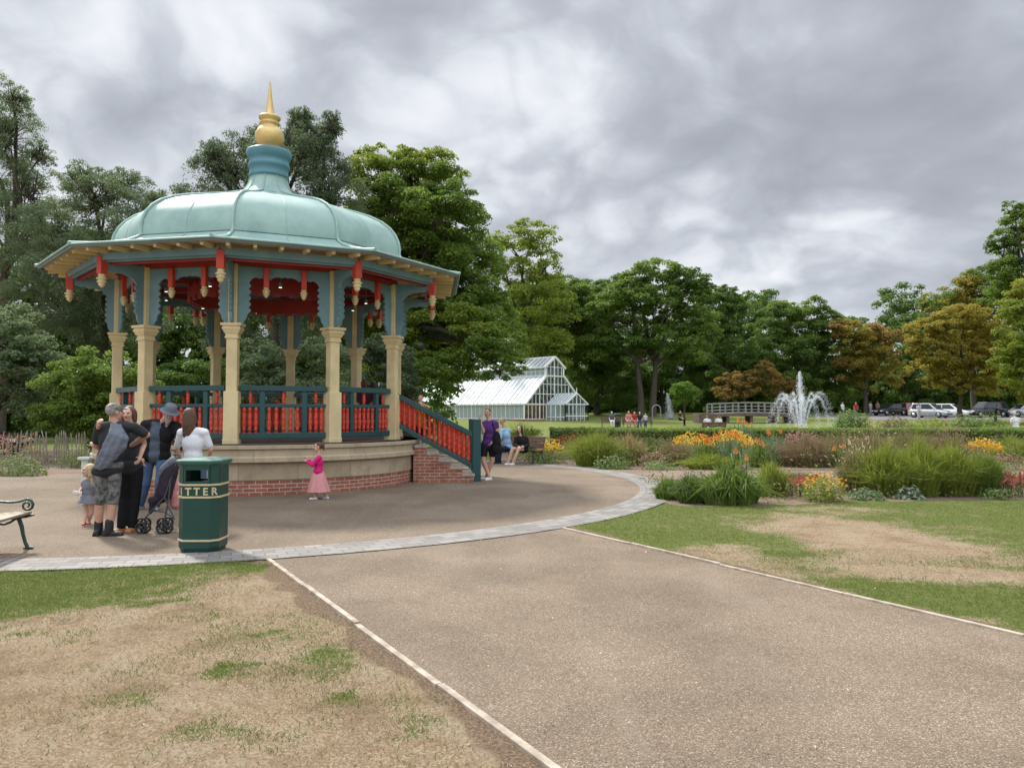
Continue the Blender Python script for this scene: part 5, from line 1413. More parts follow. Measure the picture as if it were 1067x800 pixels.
M_IRON = mat('green_cast_iron', (.012, .045, .036), .4, (.03, .05, .045), 12, .5, .3, 60)
M_SLAT = mat('worn_bench_slat', (.30, .235, .175), .6, (.19, .14, .10), 6, .7, .3, 40)
M_SLATB = mat('brown_bench_slat', (.12, .055, .035), .6, (.08, .035, .025), 6, .6, .2, 40)
def bench(name, label, o, face, L, ends=(0, 1), detail=True, group=None):
    """o: ground point under the front of the seat's middle; face: direction the sitter looks"""
    f = Vector((face[0], face[1], 0)).normalized(); s = Vector((-f.y, f.x, 0)); o = Vector(o)
    t = thing(name, label, 'bench', o, group)
    def q(a, b_, z): return o + s * a + f * b_ + Vector((0, 0, z))
    n = 12 if detail else 6
    for e in (-1, 1):
        a = e * (L / 2 - .06)
        b = MB()
        def tb(pts, r): b.tube([q(a, x, z) for x, z in pts], r, n if detail else 6, flat=.8)
        tb([(.045, .02), (.035, .035), (.01, .09), (-.015, .18), (-.03, .27), (-.06, .36), (-.10, .40)], [.018, .022, .019, .020, .023, .024, .022])
        tb([(.10, .025), (.045, .03), (-.01, .025)], [.014, .022, .012])
        tb([(.10, .415), (.02, .40), (-.12, .385), (-.25, .375), (-.40, .37), (-.47, .40)], [.012, .022, .022, .022, .024, .022])
        tb([(-.10, .37), (-.16, .33), (-.22, .31), (-.32, .32), (-.40, .36)], .016)
        tb([(-.42, .37), (-.45, .28), (-.47, .17), (-.51, .08), (-.57, .02)], [.023, .021, .019, .020, .022])
        tb([(-.44, .38), (-.49, .52), (-.53, .68), (-.56, .82)], [.022, .020, .018, .016])
        arm = [(-.50, .58), (-.40, .59), (-.28, .575), (-.16, .565), (-.06, .575), (.02, .60)]
        cx_, cz_ = .02, .525
        for i in range(15):
            th = R(90) - R(38) * i; rr = .075 - .0042 * i
            arm.append((cx_ + rr * math.cos(th), cz_ + rr * math.sin(th)))
        tb(arm, [.016] * 6 + [.018 - .0004 * i for i in range(15)])
        b.build('end_frame', M_IRON, t)
    for i in range(5):
        x = .05 - i * .105
        b = MB(); b.box(q(0, x - .04, .437 - i * .006), (L, .082, .03), M=Matrix((s, f, Vector((0, 0, 1)))).transposed()); b.build('seat_slat', M_SLAT if detail else M_SLATB, t, bevel=.006)
    for i in range(4):
        z = .53 + i * .095
        b = MB(); b.box(q(0, -.455 - .03 * i * .95, z), (L, .026, .08), M=Matrix((s, f, Vector((0, 0, 1)))).transposed() @ Matrix.Rotation(R(15), 3, 'X')); b.build('back_slat', M_SLATB, t, bevel=.006)
    return t
fx = Vector((.985, .17, 0)); sx_ = Vector((-fx.y, fx.x, 0))
foot = G(29, 573)
bench('park_bench', 'bench with scrolled green cast iron ends cut off by the left edge of the view', foot - fx * .04 - sx_ * (.81 - .06), fx, 1.62)
fa = Vector((-.60, -.80, 0)); 
m0, m1 = P(521, 430, 25.3), P(558.5, 430, 24.15); m0.z = m1.z = 0
fa = (m1 - m0).normalized(); fa = Vector((fa.y, -fa.x, 0)); fa = fa if fa.y < 0 else -fa
bench('park_bench', 'far bench with iron legs where two people sit beside the flower bed', (m0 + m1) / 2 + fa * .1, fa, (m1 - m0).length, detail=False)
for px, Y, wd, lb in ((636, 62.5, 1.5, 'distant bench on the lawn left of the small bin'), (664, 62.5, 2.4, 'distant bench on the lawn where the group in pink sits'), (743, 50.4, 1.6, 'bench behind the hedge where the pair in white sit')):
    c = P(px, 430, Y); bench('park_bench', lb, (c.x, Y + (.25 if px == 743 else -.3), float(terrain(c.x, Y))), (0, 1 if px == 743 else -1), wd, detail=False)
# low post with a pale cap behind the group
M_CAPST = mat('pale_cap_stone', (.55, .58, .50), .8, (.40, .42, .36), 8, .5)

# ================================================================ PEOPLE
from mathutils import noise as mnoise
def cloth(name, c, rough=.85, c2=None, scale=30, amt=.35): return mat(name, c, rough, c2 or tuple(x * .75 for x in c), scale, amt, .25, 220, spec=.2)
SKIN = mat('skin', (.50, .285, .20), .55, (.44, .235, .165), 14, .5, spec=.35)
SKIN2 = mat('fair_skin', (.56, .345, .25), .55, (.50, .285, .205), 14, .5, spec=.35)
LIP = mat('lip', (.36, .12, .10), .5); EYE = mat('eye', (.03, .022, .02), .2)
HAIRM = {k: mat(k + '_hair', c, .6, tuple(x * .55 for x in c), 60, .8, .6, 150) for k, c in (('brown', (.10, .052, .028)), ('dark', (.022, .015, .012)), ('auburn', (.12, .042, .022)), ('blond', (.52, .38, .19)), ('white', (.62, .60, .57)), ('grey', (.30, .28, .26)), ('ginger', (.28, .115, .045)))}
CL = {k: cloth(k + '_cloth', c) for k, c in (('charcoal', (.035, .036, .042)), ('black', (.012, .012, .014)), ('navy', (.018, .024, .045)), ('slate', (.075, .095, .13)), ('white', (.66, .67, .70)), ('offwhite', (.50, .51, .54)), ('denim', (.055, .095, .17)), ('grey', (.17, .18, .21)), ('purple', (.085, .032, .165)), ('skyblue', (.27, .43, .60)), ('magenta', (.62, .018, .17)), ('tulle', (.58, .27, .26)), ('yellow', (.55, .36, .03)), ('pink', (.50, .22, .22)), ('red', (.38, .03, .03)), ('dusk', (.14, .155, .19)), ('plum', (.07, .03, .045)))}
CL['camo'] = mat('camo_cloth', (.20, .20, .19), .9, (.055, .055, .055), 16, 1.0, .2, 200, spec=.2)
CL['camocap'] = mat('camo_cap_cloth', (.24, .23, .20), .9, (.09, .085, .07), 34, 1.0, .2, 200, spec=.2)
SHOE = {k: mat(k + '_shoe', c, .6) for k, c in (('black', (.012, .012, .013)), ('white', (.70, .70, .68)), ('tan', (.42, .19, .07)), ('red', (.36, .02, .03)), ('grey', (.2, .2, .21)))}
BAKE = []
def soft(b, name, m, parent, vox, smooth_=4, wr=0.0, cut=None, label=None):
    o = b.build(name, m, parent, label=label)
    md = o.modifiers.new('skin', 'REMESH'); md.mode = 'VOXEL'; md.voxel_size = vox; md.use_smooth_shade = True
    if smooth_:
        sm_ = o.modifiers.new('soft', 'SMOOTH'); sm_.factor = .5; sm_.iterations = smooth_
    BAKE.append((o, wr, cut, m)); return o
def bake_all():
    dg = bpy.context.evaluated_depsgraph_get(); dg.update()
    new = []
    for o, wr, cut, m in BAKE: new.append(bpy.data.meshes.new_from_object(o.evaluated_get(dg)))
    for (o, wr, cut, m), me in zip(BAKE, new):
        o.modifiers.clear(); o.data = me
        me.materials.clear(); me.materials.append(m)
        if wr:
            for v_ in me.vertices:
                q = v_.co
                d = mnoise.noise(Vector((q.x * 9, q.y * 9, q.z * 13))) * .6 + mnoise.noise(Vector((q.x * 22 + 3, q.y * 22, q.z * 26))) * .4
                v_.co = q + v_.normal * d * wr
        if cut:
            bm = bmesh.new(); bm.from_mesh(me)
            bmesh.ops.delete(bm, geom=[v_ for v_ in bm.verts if cut(v_.co)], context='VERTS')
            bm.to_mesh(me); bm.free()
        me.polygons.foreach_set('use_smooth', np.full(len(me.polygons), True))
    BAKE.clear()
UP = Vector((0, 0, 1))
def frame(f, up=UP):
    f = Vector(f).normalized(); r = f.cross(up)
    r = r.normalized() if r.length > 1e-4 else Vector((1, 0, 0)); u = r.cross(f)
    return f, r, u, Matrix((r, f, u)).transposed()

def human(label, J, s, face, skin=SKIN, top=None, sleeve=.5, bottom=None, leg=2.0, shoes=None, toes=None, hair=None, hair_kind='short', skirt=None, cap=None, hat=None, beard=None, jacket=None, vox=.0125, girth=1.0, look=0.0, group=None, socks=None, shirt_low=.06, base=None, extra=None, child=False):
    """J: joints in world space; s: body scale (1 = 1.75 m tall); face: direction the head looks"""
    hip = (J['hipL'] + J['hipR']) / 2; sh = (J['shL'] + J['shR']) / 2
    gz = min(J['anL'].z, J['anR'].z) - .085 * s if base is None else base
    t = thing('person', label, 'person', (hip.x, hip.y, gz), group)
    rt = (J['shR'] - J['shL']).normalized(); spine = (sh - hip).normalized(); fw = spine.cross(rt).normalized()
    if fw.dot(Vector(face)) < -.2: fw = -fw
    MT = Matrix((rt, fw, spine)).transposed(); shw = (J['shR'] - J['shL']).length / 2; g = girth * s
    hw = (J['hipR'] - J['hipL']).length / 2
    def torso(b, k):
        b.ell(hip + spine * .02 * s, (max(.165 * g, shw * .80) + k, .125 * g + k, .13 * s + k), MT, 14, 9)
        b.ell(hip.lerp(sh, .35), (max(.145 * g, shw * .74) + k, .115 * g + k, .17 * s + k), MT, 14, 9)
        b.ell(hip.lerp(sh, .72), (max(.160 * g, shw * .90) + k, .120 * g + k, .17 * s + k), MT, 14, 9)
        for e in ('L', 'R'): b.cone(J['sh' + e], sh.lerp(J['neck'], .25), .058 * s + k, .062 * s + k)
    rl = 1.0 if not child else 1.05
    def arm(b, e, k, fr=2.0):
        a, c, d = J['sh' + e], J['el' + e], J['wr' + e]
        if fr <= 1: c2 = a.lerp(c, fr); b.cone(a, c2, .056 * g + k, (.056 - .012 * fr) * g + k * 1.3)
        else:
            b.cone(a, c, .056 * g + k, .042 * g + k); b.cone(c, c.lerp(d, fr - 1), .043 * g + k, (.043 - .015 * (fr - 1)) * g + k)
    def legm(b, e, k, fr=2.0):
        a, c, d = J['hip' + e], J['kn' + e], J['an' + e]
        if fr <= 1: b.cone(a, a.lerp(c, fr), .088 * g + k, (.088 - .028 * fr) * g + k * 1.7)
        else:
            b.cone(a, c, .088 * g + k, .060 * g + k * 1.2)
            m_ = c.lerp(d, min(.35, fr - 1)); b.cone(c, m_, .058 * g + k * 1.2, .056 * g + k * 1.2)
            if fr > 1.35: b.cone(m_, c.lerp(d, fr - 1), .056 * g + k * 1.2, (.040 if fr > 1.8 else .05) * g + k * 1.5)
    # --- body, one continuous figure
    b = MB(); torso(b, 0)
    b.cone(sh.lerp(J['neck'], .1), J['neck'].lerp(J['head'], .35), .060 * s, .052 * s)
    hd = J['head']; hs = s if not child else max(s, .84)
    f, r_, u, MH = frame(Vector(face) + Vector((0, 0, look)), (sh * -1 + hd).normalized() * .5 + UP * .5)
    def h(a, c, d): return hd + (r_ * a + f * c + u * d) * hs
    b.ell(h(0, -.012, .022), (.074 * hs, .094 * hs, .088 * hs), MH, 14, 10)
    b.ell(h(0, .030, -.045), (.056 * hs, .058 * hs, .070 * hs), MH, 12, 8)
    b.ell(h(0, .066, -.088), (.028 * hs, .022 * hs, .022 * hs), MH, 8, 6)
    b.cone(h(0, .088, .012), h(0, .106, -.026), .011 * hs, .017 * hs, 8)
    for q in (-1, 1):
        b.ell(h(q * .034, .072, -.022), (.026 * hs, .022 * hs, .02 * hs), MH, 8, 6)
        b.ell(h(q * .078, -.008, -.008), (.010 * hs, .021 * hs, .032 * hs), MH, 8, 6)
        b.ell(h(q * .03, .080, .030), (.026 * hs, .012 * hs, .010 * hs), MH, 8, 6)
    for e in ('L', 'R'):
        arm(b, e, 0); legm(b, e, 0)
        a, d = J['el' + e], J['wr' + e]; dd = (d - a).normalized()
        q = -1 if e == 'L' else 1
        pal = J.get('palm' + e, -rt * q + fw * .2); pal = (pal - dd * pal.dot(dd)).normalized(); sd = dd.cross(pal).normalized()
        k = s * (.95 if not child else .85)
        b.cone(d - dd * .01, d + dd * .055 * k, .026 * k, .034 * k, 8); MP = Matrix((sd, dd, pal)).transposed()
        b.ell(d + dd * .055 * k, (.040 * k, .052 * k, .018 * k), MP, 10, 7)
        for i, (o_, L_) in enumerate(((-.030, .066), (-.010, .078), (.011, .074), (.031, .058))):
            p0 = d + (dd * .092 + sd * o_) * k; p1 = p0 + (dd * L_ * .55 + pal * .016) * k; p2 = p1 + (dd * L_ * .35 + pal * .034) * k
            b.cone(p0, p1, .0095 * k, .0088 * k, 6); b.cone(p1, p2, .0088 * k, .0075 * k, 6)
        th = 1 if sd.dot(fw) > 0 else -1
        p0 = d + (dd * .03 + sd * th * .032) * k; p1 = p0 + (dd * .034 + sd * th * .024 + pal * .014) * k; p2 = p1 + (dd * .030 + pal * .018) * k
        b.cone(p0, p1, .014 * k, .0105 * k, 6); b.cone(p1, p2, .0105 * k, .009 * k, 6)
        an = J['an' + e]; td = Vector((toes or {}).get(e, (face[0], face[1], 0))); td.z = 0; td.normalize()
        b.cone(an - td * .03 * s + Vector((0, 0, -.045 * s)), an + td * .10 * s + Vector((0, 0, -.055 * s)), .036 * s, .030 * s)
        b.cone(an, an + Vector((0, 0, -.04 * s)), .038 * s, .038 * s)
    body = soft(b, 'body', skin, t, vox * .8, 2)
    # --- face
    for q in (-1, 1): MB().ell(h(q * .031, .083, .006), (.013 * hs, .007 * hs, .008 * hs), MH, 8, 6).build('eye', EYE, t)
    MB().ell(h(0, .086, -.058), (.024 * hs, .007 * hs, .008 * hs), MH, 8, 6).build('mouth', LIP, t)
    # --- clothes
    if bottom is not None and skirt is None:
        b = MB(); b.ell(hip + spine * .03 * s, (max(.165 * g, shw * .80) + .016, .125 * g + .016, .125 * s), MT, 14, 9)
        for e in ('L', 'R'): legm(b, e, .015, leg)
        soft(b, 'trousers' if leg > 1.5 else 'shorts', bottom, t, vox, 3, .007 * s)
    if skirt is not None:
        zl, r0, r1, lf = skirt
        b = MB(); rs = []; n_ = 40
        for i in range(9):
            q = i / 8; z = hip.z + .10 * s + (zl - hip.z - .10 * s) * q
            ring = []
            for j in range(n_):
                a = 2 * math.pi * j / n_; rr = (r0 + (r1 - r0) * q ** .8) * (1 + .09 * q * math.sin(a * 9 + 1) + .05 * q * math.sin(a * 5))
                ring.append(Vector((hip.x + rr * math.cos(a) + lf[0] * q, hip.y + rr * math.sin(a) * .9 + lf[1] * q, z)))
            rs.append(ring)
        b.rings(rs, False); b.build('skirt', bottom, t)
    if top is not None:
        b = MB(); torso(b, .012)
        lo = hip + spine * (.06 - shirt_low) * s
        b.ell(lo + spine * .04 * s, (max(.168 * g, shw * .82) + .020, .128 * g + .020, .12 * s), MT, 14, 9)
        for e in ('L', 'R'): arm(b, e, .013, sleeve)
        b.cone(sh, sh.lerp(J['neck'], .4), .075 * s, .062 * s)
        soft(b, 'top', top, t, vox, 9, .007 * s)
    if jacket is not None:
        b = MB(); torso(b, .026)
        b.ell(hip + spine * .02 * s, (max(.17 * g, shw * .84) + .03, .13 * g + .03, .16 * s), MT, 14, 9)
        for e in ('L', 'R'): arm(b, e, .022, 1.9)
        b.cone(sh, sh.lerp(J['neck'], .5), .08 * s, .07 * s)
        soft(b, 'jacket', jacket, t, vox, 8, .010 * s, cut=lambda c_: (c_ - hip).dot(fw) > .03 and abs((c_ - hip.lerp(sh, .5)).dot(rt)) < .085 * s and (c_ - hip).dot(spine) < (sh - hip).length * 1.1)
    if shoes is not None:
        for e in ('L', 'R'):
            an = J['an' + e]; td = Vector((toes or {}).get(e, (face[0], face[1], 0))); td.z = 0; td.normalize(); sd = Vector((-td.y, td.x, 0))
            b = MB(); z = an.z - .085 * s
            MS_ = Matrix((sd, td, UP)).transposed()
            b.ell(Vector((an.x, an.y, z + .045 * s)) - td * .02 * s, (.046 * s, .075 * s, .05 * s), MS_, 10, 7)
            b.ell(Vector((an.x, an.y, z + .036 * s)) + td * .09 * s, (.050 * s, .095 * s, .036 * s), MS_, 10, 7)
            b.box(Vector((an.x, an.y, z + .014 * s)) + td * .045 * s, (.085 * s, .25 * s, .026 * s), M=MS_)
            if socks: b.cone(Vector((an.x, an.y, z + .06 * s)), Vector((an.x, an.y, z + .17 * s)).lerp(J['kn' + e], .06), .056 * s, .056 * s)
            soft(b, 'boot' if socks else 'shoe', shoes, t, vox * .9, 2)
    # --- hair and headwear
    if hair is not None:
        b = MB(); b.ell(h(0, -.028, .034), (.084 * hs, .094 * hs, .088 * hs), MH, 14, 10)
        if hair_kind in ('long', 'bob'):
            L_ = .30 if hair_kind == 'long' else .14
            for q in (-1, 0, 1):
                p0 = h(q * .045, -.05 - .02 * (q == 0), .01); p1 = p0 + (-UP * .5 * L_ - f * .012) * hs; p2 = p0 + (-UP * L_ - f * .005 + r_ * q * .012) * hs
                b.cone(p0, p1, .055 * hs, .052 * hs); b.cone(p1, p2, .052 * hs, .030 * hs)
            for q in (-1, 1): b.cone(h(q * .066, .0, .03), h(q * .080, -.005, -.09), .030 * hs, .026 * hs)
        if hair_kind == 'tied':
            b.ell(h(0, -.105, .05), (.034 * hs, .04 * hs, .034 * hs), MH, 8, 6); b.cone(h(0, -.115, .045), h(0, -.125, -.08), .026 * hs, .014 * hs)
        if hair_kind == 'crop': pass
        soft(b, 'hair', hair, t, vox * .9, 2, .006 * s, cut=lambda c_: (c_ - hd).dot(f) > .058 * hs and (c_ - hd).dot(u) < .062 * hs)
    if cap is not None:
        b = MB(); b.ell(h(0, -.010, .052), (.090 * hs, .108 * hs, .074 * hs), MH, 14, 10)
        b.ell(h(0, .105, .045), (.068 * hs, .075 * hs, .010 * hs), MH, 12, 6); soft(b, 'cap', cap, t, vox * .8, 2)
    if hat is not None:
        b = MB(); MHt = MH
        b.lathe([(.01, .16), (.075, .155), (.092, .12), (.098, .06), (.102, .048), (.150, .036), (.155, .030), (.10, .030), (.01, .03)], hd, 20, M=MHt @ Matrix.Scale(hs, 3)); b.build('hat', hat, t)
    if beard is not None:
        b = MB(); b.ell(h(0, .060, -.085), (.058 * hs, .046 * hs, .060 * hs), MH, 10, 8); b.cone(h(0, .075, -.10), h(0, .080, -.20), .042 * hs, .018 * hs)
        soft(b, 'beard', beard, t, vox * .8, 2, .004)
    if extra: extra(t, h, MH)
    return t
def joints(Y, s=1.0, **kw):
    J = {}
    for k, v_ in kw.items():
        y = Y + (v_[2] if len(v_) > 2 else 0)
        if v_[1] is None: p = P(v_[0], 430, y); p.z = .085 * s + (v_[3] if len(v_) > 3 else 0)
        else: p = P(v_[0], v_[1], y)
        J[k] = p
    return J

# man with the camouflage cap, back towards us, embracing
Y = 10.15
J = joints(Y, 1, head=(119.5, 429.5), neck=(118, 440.5), shL=(104, 445, -.04), shR=(138, 444.5, .05), elL=(100, 463, .12), wrL=(110, 472, .34), elR=(153, 453, .20), wrR=(134, 466, .36), hipL=(105.5, 489), hipR=(118.5, 489, .03), knL=(104, 518, .0), knR=(118, 518, .03), anL=(105, None, .02), anR=(116, None, -.02))
def jacket_drape(t, h, MH):
    b = MB()
    folds = [((117, 442, -.06), (116, 452, -.17), (108, 470, -.175), (99.5, 486, -.14)), ((121, 442, -.06), (121, 454, -.185), (112, 474, -.20), (105, 487.5, -.16)), ((125, 443.5, -.08), (127, 456, -.18), (118, 474, -.185), (111, 486, -.16)), ((124, 444, -.08), (131, 457, -.13), (128, 466, -.15), (120, 476, -.16))]
    for fo in folds:
        q = [P(p_[0], p_[1], Y + p_[2]) for p_ in fo]
        for (a, c), (r0, r1) in zip(zip(q, q[1:]), ((.030, .042), (.042, .046), (.046, .034))): b.cone(a, c, r0, r1, 8)
    for f0, f1 in zip(folds, folds[1:]):
        for i in range(3):
            for u in (.33, .66, 1.0):
                a = P(*f0[i][:2], Y + f0[i][2]).lerp(P(*f0[i + 1][:2], Y + f0[i + 1][2]), u); c = P(*f1[i][:2], Y + f1[i][2]).lerp(P(*f1[i + 1][:2], Y + f1[i + 1][2]), u)
                b.cone(a, c, .030, .030, 6)
    soft(b, 'draped_jacket', CL['dusk'], t, .012, 9, .018)
human('man in camouflage cap and shorts, grey jacket over his shoulder, back towards the viewer', J, 1.0, (.55, .8, 0), SKIN, CL['charcoal'], .75, CL['camo'], 1.12, SHOE['black'], {'L': (.1, 1, 0), 'R': (1, .25, 0)}, HAIRM['grey'], 'short', cap=CL['camocap'], girth=1.08, socks=True, extra=jacket_drape, shirt_low=.10)
# woman he embraces
Y = 10.55
J = joints(Y, .95, head=(134, 431), neck=(135, 442), shL=(124, 449, .06), shR=(146, 448, .0), elL=(102, 455, -.16), wrL=(103, 441, -.62), elR=(150, 463, .16), wrR=(146, 476, -.06), hipL=(130, 488), hipR=(142, 488), knL=(130, 519, -.02), knR=(141, 518), anL=(128.5, None, -.10), anR=(139.5, None, -.04))
human('smiling woman in dark top and long dark trousers hugging the man in the camouflage cap', J, .95, (.02, -1, 0), SKIN2, CL['charcoal'], .45, CL['black'], 1.95, SHOE['tan'], {'L': (-.3, -1, 0), 'R': (.1, -1, 0)}, HAIRM['auburn'], 'bob', look=-.05)
# bearded man with a hat leaning over the pushchair
Y = 12.85
J = joints(Y, 1.04, head=(176.5, 430.5, -.16), neck=(170, 439, -.06), shL=(152, 442, 0), shR=(184, 444, -.06), elL=(147.5, 461, -.04), wrL=(148.5, 477, -.12), elR=(188, 461, -.12), wrR=(184, 475, -.32), hipL=(155, 476, .04), hipR=(170, 476, .04), knL=(152, 504, -.02), knR=(167, 503, -.16), anL=(148, None, .04), anR=(165, None, -.06))
human('bearded man in a grey hat, open black jacket and blue jeans stooping over the pushchair', J, 1.04, (.45, -.85, 0), SKIN, CL['slate'], .6, CL['denim'], 1.97, SHOE['grey'], {'L': (-.2, -1, 0), 'R': (.3, -1, 0)}, HAIRM['grey'], 'short', hat=CL['dusk'], beard=HAIRM['grey'], jacket=CL['black'], look=-.45)
# woman in the white tee shirt
Y = 10.95
J = joints(Y, .95, head=(197.5, 433.5), neck=(199, 444.5), shL=(189, 451, .0), shR=(213, 451, .0), elL=(184.5, 467, .10), wrL=(188, 479, .28), elR=(219.5, 468, .05), wrR=(216, 483, .24), hipL=(195, 490), hipR=(209, 490), knL=(195, 520), knR=(209, 520), anL=(195, None), anR=(210, None))
human('woman with long brown hair in a white T-shirt and jeans standing behind the litter bin', J, .96, (-.3, 1, 0), SKIN2, CL['white'], .75, CL['denim'], 1.97, SHOE['white'], None, HAIRM['brown'], 'long', look=-.2, shirt_low=.13, girth=.9)
# small child mostly hidden
Y = 11.2
J = joints(Y, .54, head=(92.5, 490), neck=(92, 498.5), shL=(88.5, 502, -.02), shR=(96.5, 502, .02), elL=(85.5, 508, -.04), wrL=(82.5, 512.5, -.12), elR=(98.5, 509), wrR=(98, 516, -.05), hipL=(89.5, 520), hipR=(95, 520), knL=(90.5, 534), knR=(95.5, 534), anL=(90.5, None, -.05), anR=(95, None, .05))
def paper(t, h, MH): pass
human('small blond child in red shoes half hidden by the man in camouflage shorts', J, .54, (-.7, -.5, 0), SKIN2, CL['grey'], .4, CL['grey'], .9, SHOE['red'], {'L': (.3, -1, 0), 'R': (.5, -1, 0)}, HAIRM['blond'], 'long', skirt=(J['anL'].z + .27, .085, .15, (0, 0)), vox=.009, child=True)
p = P(80.5, 513, 11.05)
t = thing('paper_bag', 'white paper held by the small blond child', 'paper', p)
MB().box(p, (.13, .02, .035), M=Matrix.Rotation(R(12), 3, 'Y')).build('sheet', CL['white'], t, bevel=.004)
# girl in pink
Y = 14.45
J = joints(Y, .60, head=(331.5, 465.5), neck=(332.5, 473.5), shL=(331.5, 477.5, -.10), shR=(333.5, 477.5, .10), elL=(325.5, 484.5, -.13), wrL=(319.5, 480.5, -.10), elR=(327, 484, .12), wrR=(321, 479, .10), hipL=(331, 494, -.05), hipR=(332, 494, .05), knL=(329.5, 505, -.05), knR=(336, 505, .05), anL=(329, None, -.05), anR=(341, None, .06))
human('little girl in a magenta cardigan and pale pink tulle skirt walking along the bandstand wall', J, .60, (-1, -.25, 0), SKIN2, CL['magenta'], 1.85, CL['tulle'], .9, SHOE['white'], {'L': (-1, -.1, 0), 'R': (-.8, .3, 0)}, HAIRM['brown'], 'tied', skirt=(.145, .095, .205, (.01, 0)), vox=.009, child=True, shirt_low=.02)
# woman in purple leaning on the newel
Y = 18.7
J = joints(Y, .98, head=(508, 430), neck=(509, 436.5), shL=(503.5, 441.5, -.02), shR=(517, 441, .02), elL=(503.5, 450, -.10), wrL=(500.5, 438.5, -.16), elR=(518, 452, .0), wrR=(513, 460, -.14), hipL=(505, 463), hipR=(513.5, 463), knL=(503.5, 480, -.14), knR=(513, 479.5, -.06), anL=(510, None, -.20), anR=(507, None, -.02))
human('woman in purple top and black shorts leaning on the post at the stair foot', J, .98, (-.35, -.9, 0), SKIN, CL['purple'], .35, CL['black'], .62, SHOE['white'], {'L': (-.6, -.8, 0), 'R': (-.9, -.4, 0)}, HAIRM['brown'], 'tied', vox=.012)
b = MB(); q0, q1 = P(515.5, 449, 18.62), P(518, 470, 18.60)
b.ell((q0 + q1) / 2 + Vector((.02, -.06, -.02)), (.11, .07, .27), None, 12, 9); b.ell(q1 + Vector((0, -.05, .06)), (.13, .08, .14), None, 12, 9)
b.cone(P(513, 441, 18.6), q0, .018, .016)
t = thing('shoulder_bag', 'slouchy black bag hanging from the shoulder of the woman in purple', 'bag', (q1.x, q1.y - .05, q1.z - .1))
soft(b, 'bag', CL['black'], t, .012, 3, .018)
# couple on the far bench
Y = 24.9
J = joints(Y, 1.0, head=(523.5, 438.5), neck=(525, 445), shL=(522.5, 449, -.16), shR=(530, 449, .16), elL=(521, 457.5, -.30), wrL=(516.5, 461, -.30), elR=(524, 458, .10), wrR=(518, 460, .0), hipL=(528, 467.5, -.12), hipR=(530.5, 467.5, .08), knL=(517, 467, -.42), knR=(521, 467, -.30), anL=(517.5, None, -.44), anR=(520, None, -.34))
human('grey haired man in a light blue shirt and dark trousers sitting on the far bench', J, 1.0, (-.85, -.5, 0), SKIN, CL['skyblue'], .8, CL['navy'], 1.95, SHOE['black'], {'L': (-.9, -.4, 0), 'R': (-.9, -.4, 0)}, HAIRM['grey'], 'short', vox=.016, girth=1.1)
Y = 24.35
J = joints(Y, .94, head=(541.5, 447, -.04), neck=(542.5, 453), shL=(537.5, 456.5, -.06), shR=(548.5, 456.5, .04), elL=(536.5, 463.5, -.12), wrL=(540, 465.5, -.36), elR=(550.5, 464, -.02), wrR=(545.5, 465.5, -.34), hipL=(541.5, 468.5), hipR=(548, 468.5), knL=(534, 467.5, -.44), knR=(540.5, 467.5, -.46), anL=(529.5, None, -.52), anR=(534.5, None, -.56))
human('long haired woman in a black hoodie with bare legs sitting on the far bench', J, .94, (-.5, -.8, 0), SKIN2, CL['black'], 1.9, CL['black'], .4, SHOE['white'], {'L': (-.7, -.8, 0), 'R': (-.6, -.8, 0)}, HAIRM['dark'], 'long', vox=.016)
# boy leaning over the stair rail
Y = 18.32
J = joints(Y, .74, head=(438, 415.5), neck=(438.3, 422), shL=(432.8, 424.5), shR=(444, 424.5), elL=(429.5, 424.5, -.20), wrL=(436, 421.5, -.32), elR=(447, 424.5, -.20), wrR=(440, 420.5, -.33), hipL=(435.8, 443), hipR=(441, 443), knL=(435.5, 455), knR=(441.3, 455), anL=(435.5, None, 0, .835), anR=(441.3, None, 0, .835))
human('boy in a yellow and dark top folding his arms on the stair handrail', J, .74, (-.15, -1, 0), SKIN2, CL['yellow'], .6, CL['navy'], 1.1, SHOE['white'], None, HAIRM['ginger'], 'short', vox=.012, child=True)
# two visitors inside
for px, hy, Y, hr, tp, lb in ((380, 399, 20.6, 'auburn', 'plum', 'visitor with reddish brown hair in a plum top inside the bandstand'), (389.5, 401.5, 20.75, 'dark', 'black', 'dark haired visitor in black inside the bandstand beside the one in plum')):
    k = .88
    J = joints(Y, k, head=(px, hy), neck=(px, hy + 6), shL=(px - 6, hy + 10), shR=(px + 6, hy + 10), elL=(px - 7, hy + 21), wrL=(px - 5, hy + 30, .1), elR=(px + 7, hy + 21), wrR=(px + 5, hy + 30, .1), hipL=(px - 3.5, hy + 29), hipR=(px + 3.5, hy + 29), knL=(px - 3.5, hy + 43), knR=(px + 3.5, hy + 43), anL=(px - 3.5, None, 0, 1.004), anR=(px + 3.5, None, 0, 1.004))
    human(lb, J, k, (.4, .9, 0), SKIN2, CL[tp], .8, CL['navy'], 1.95, SHOE['black'], None, HAIRM[hr], 'bob', vox=.016)

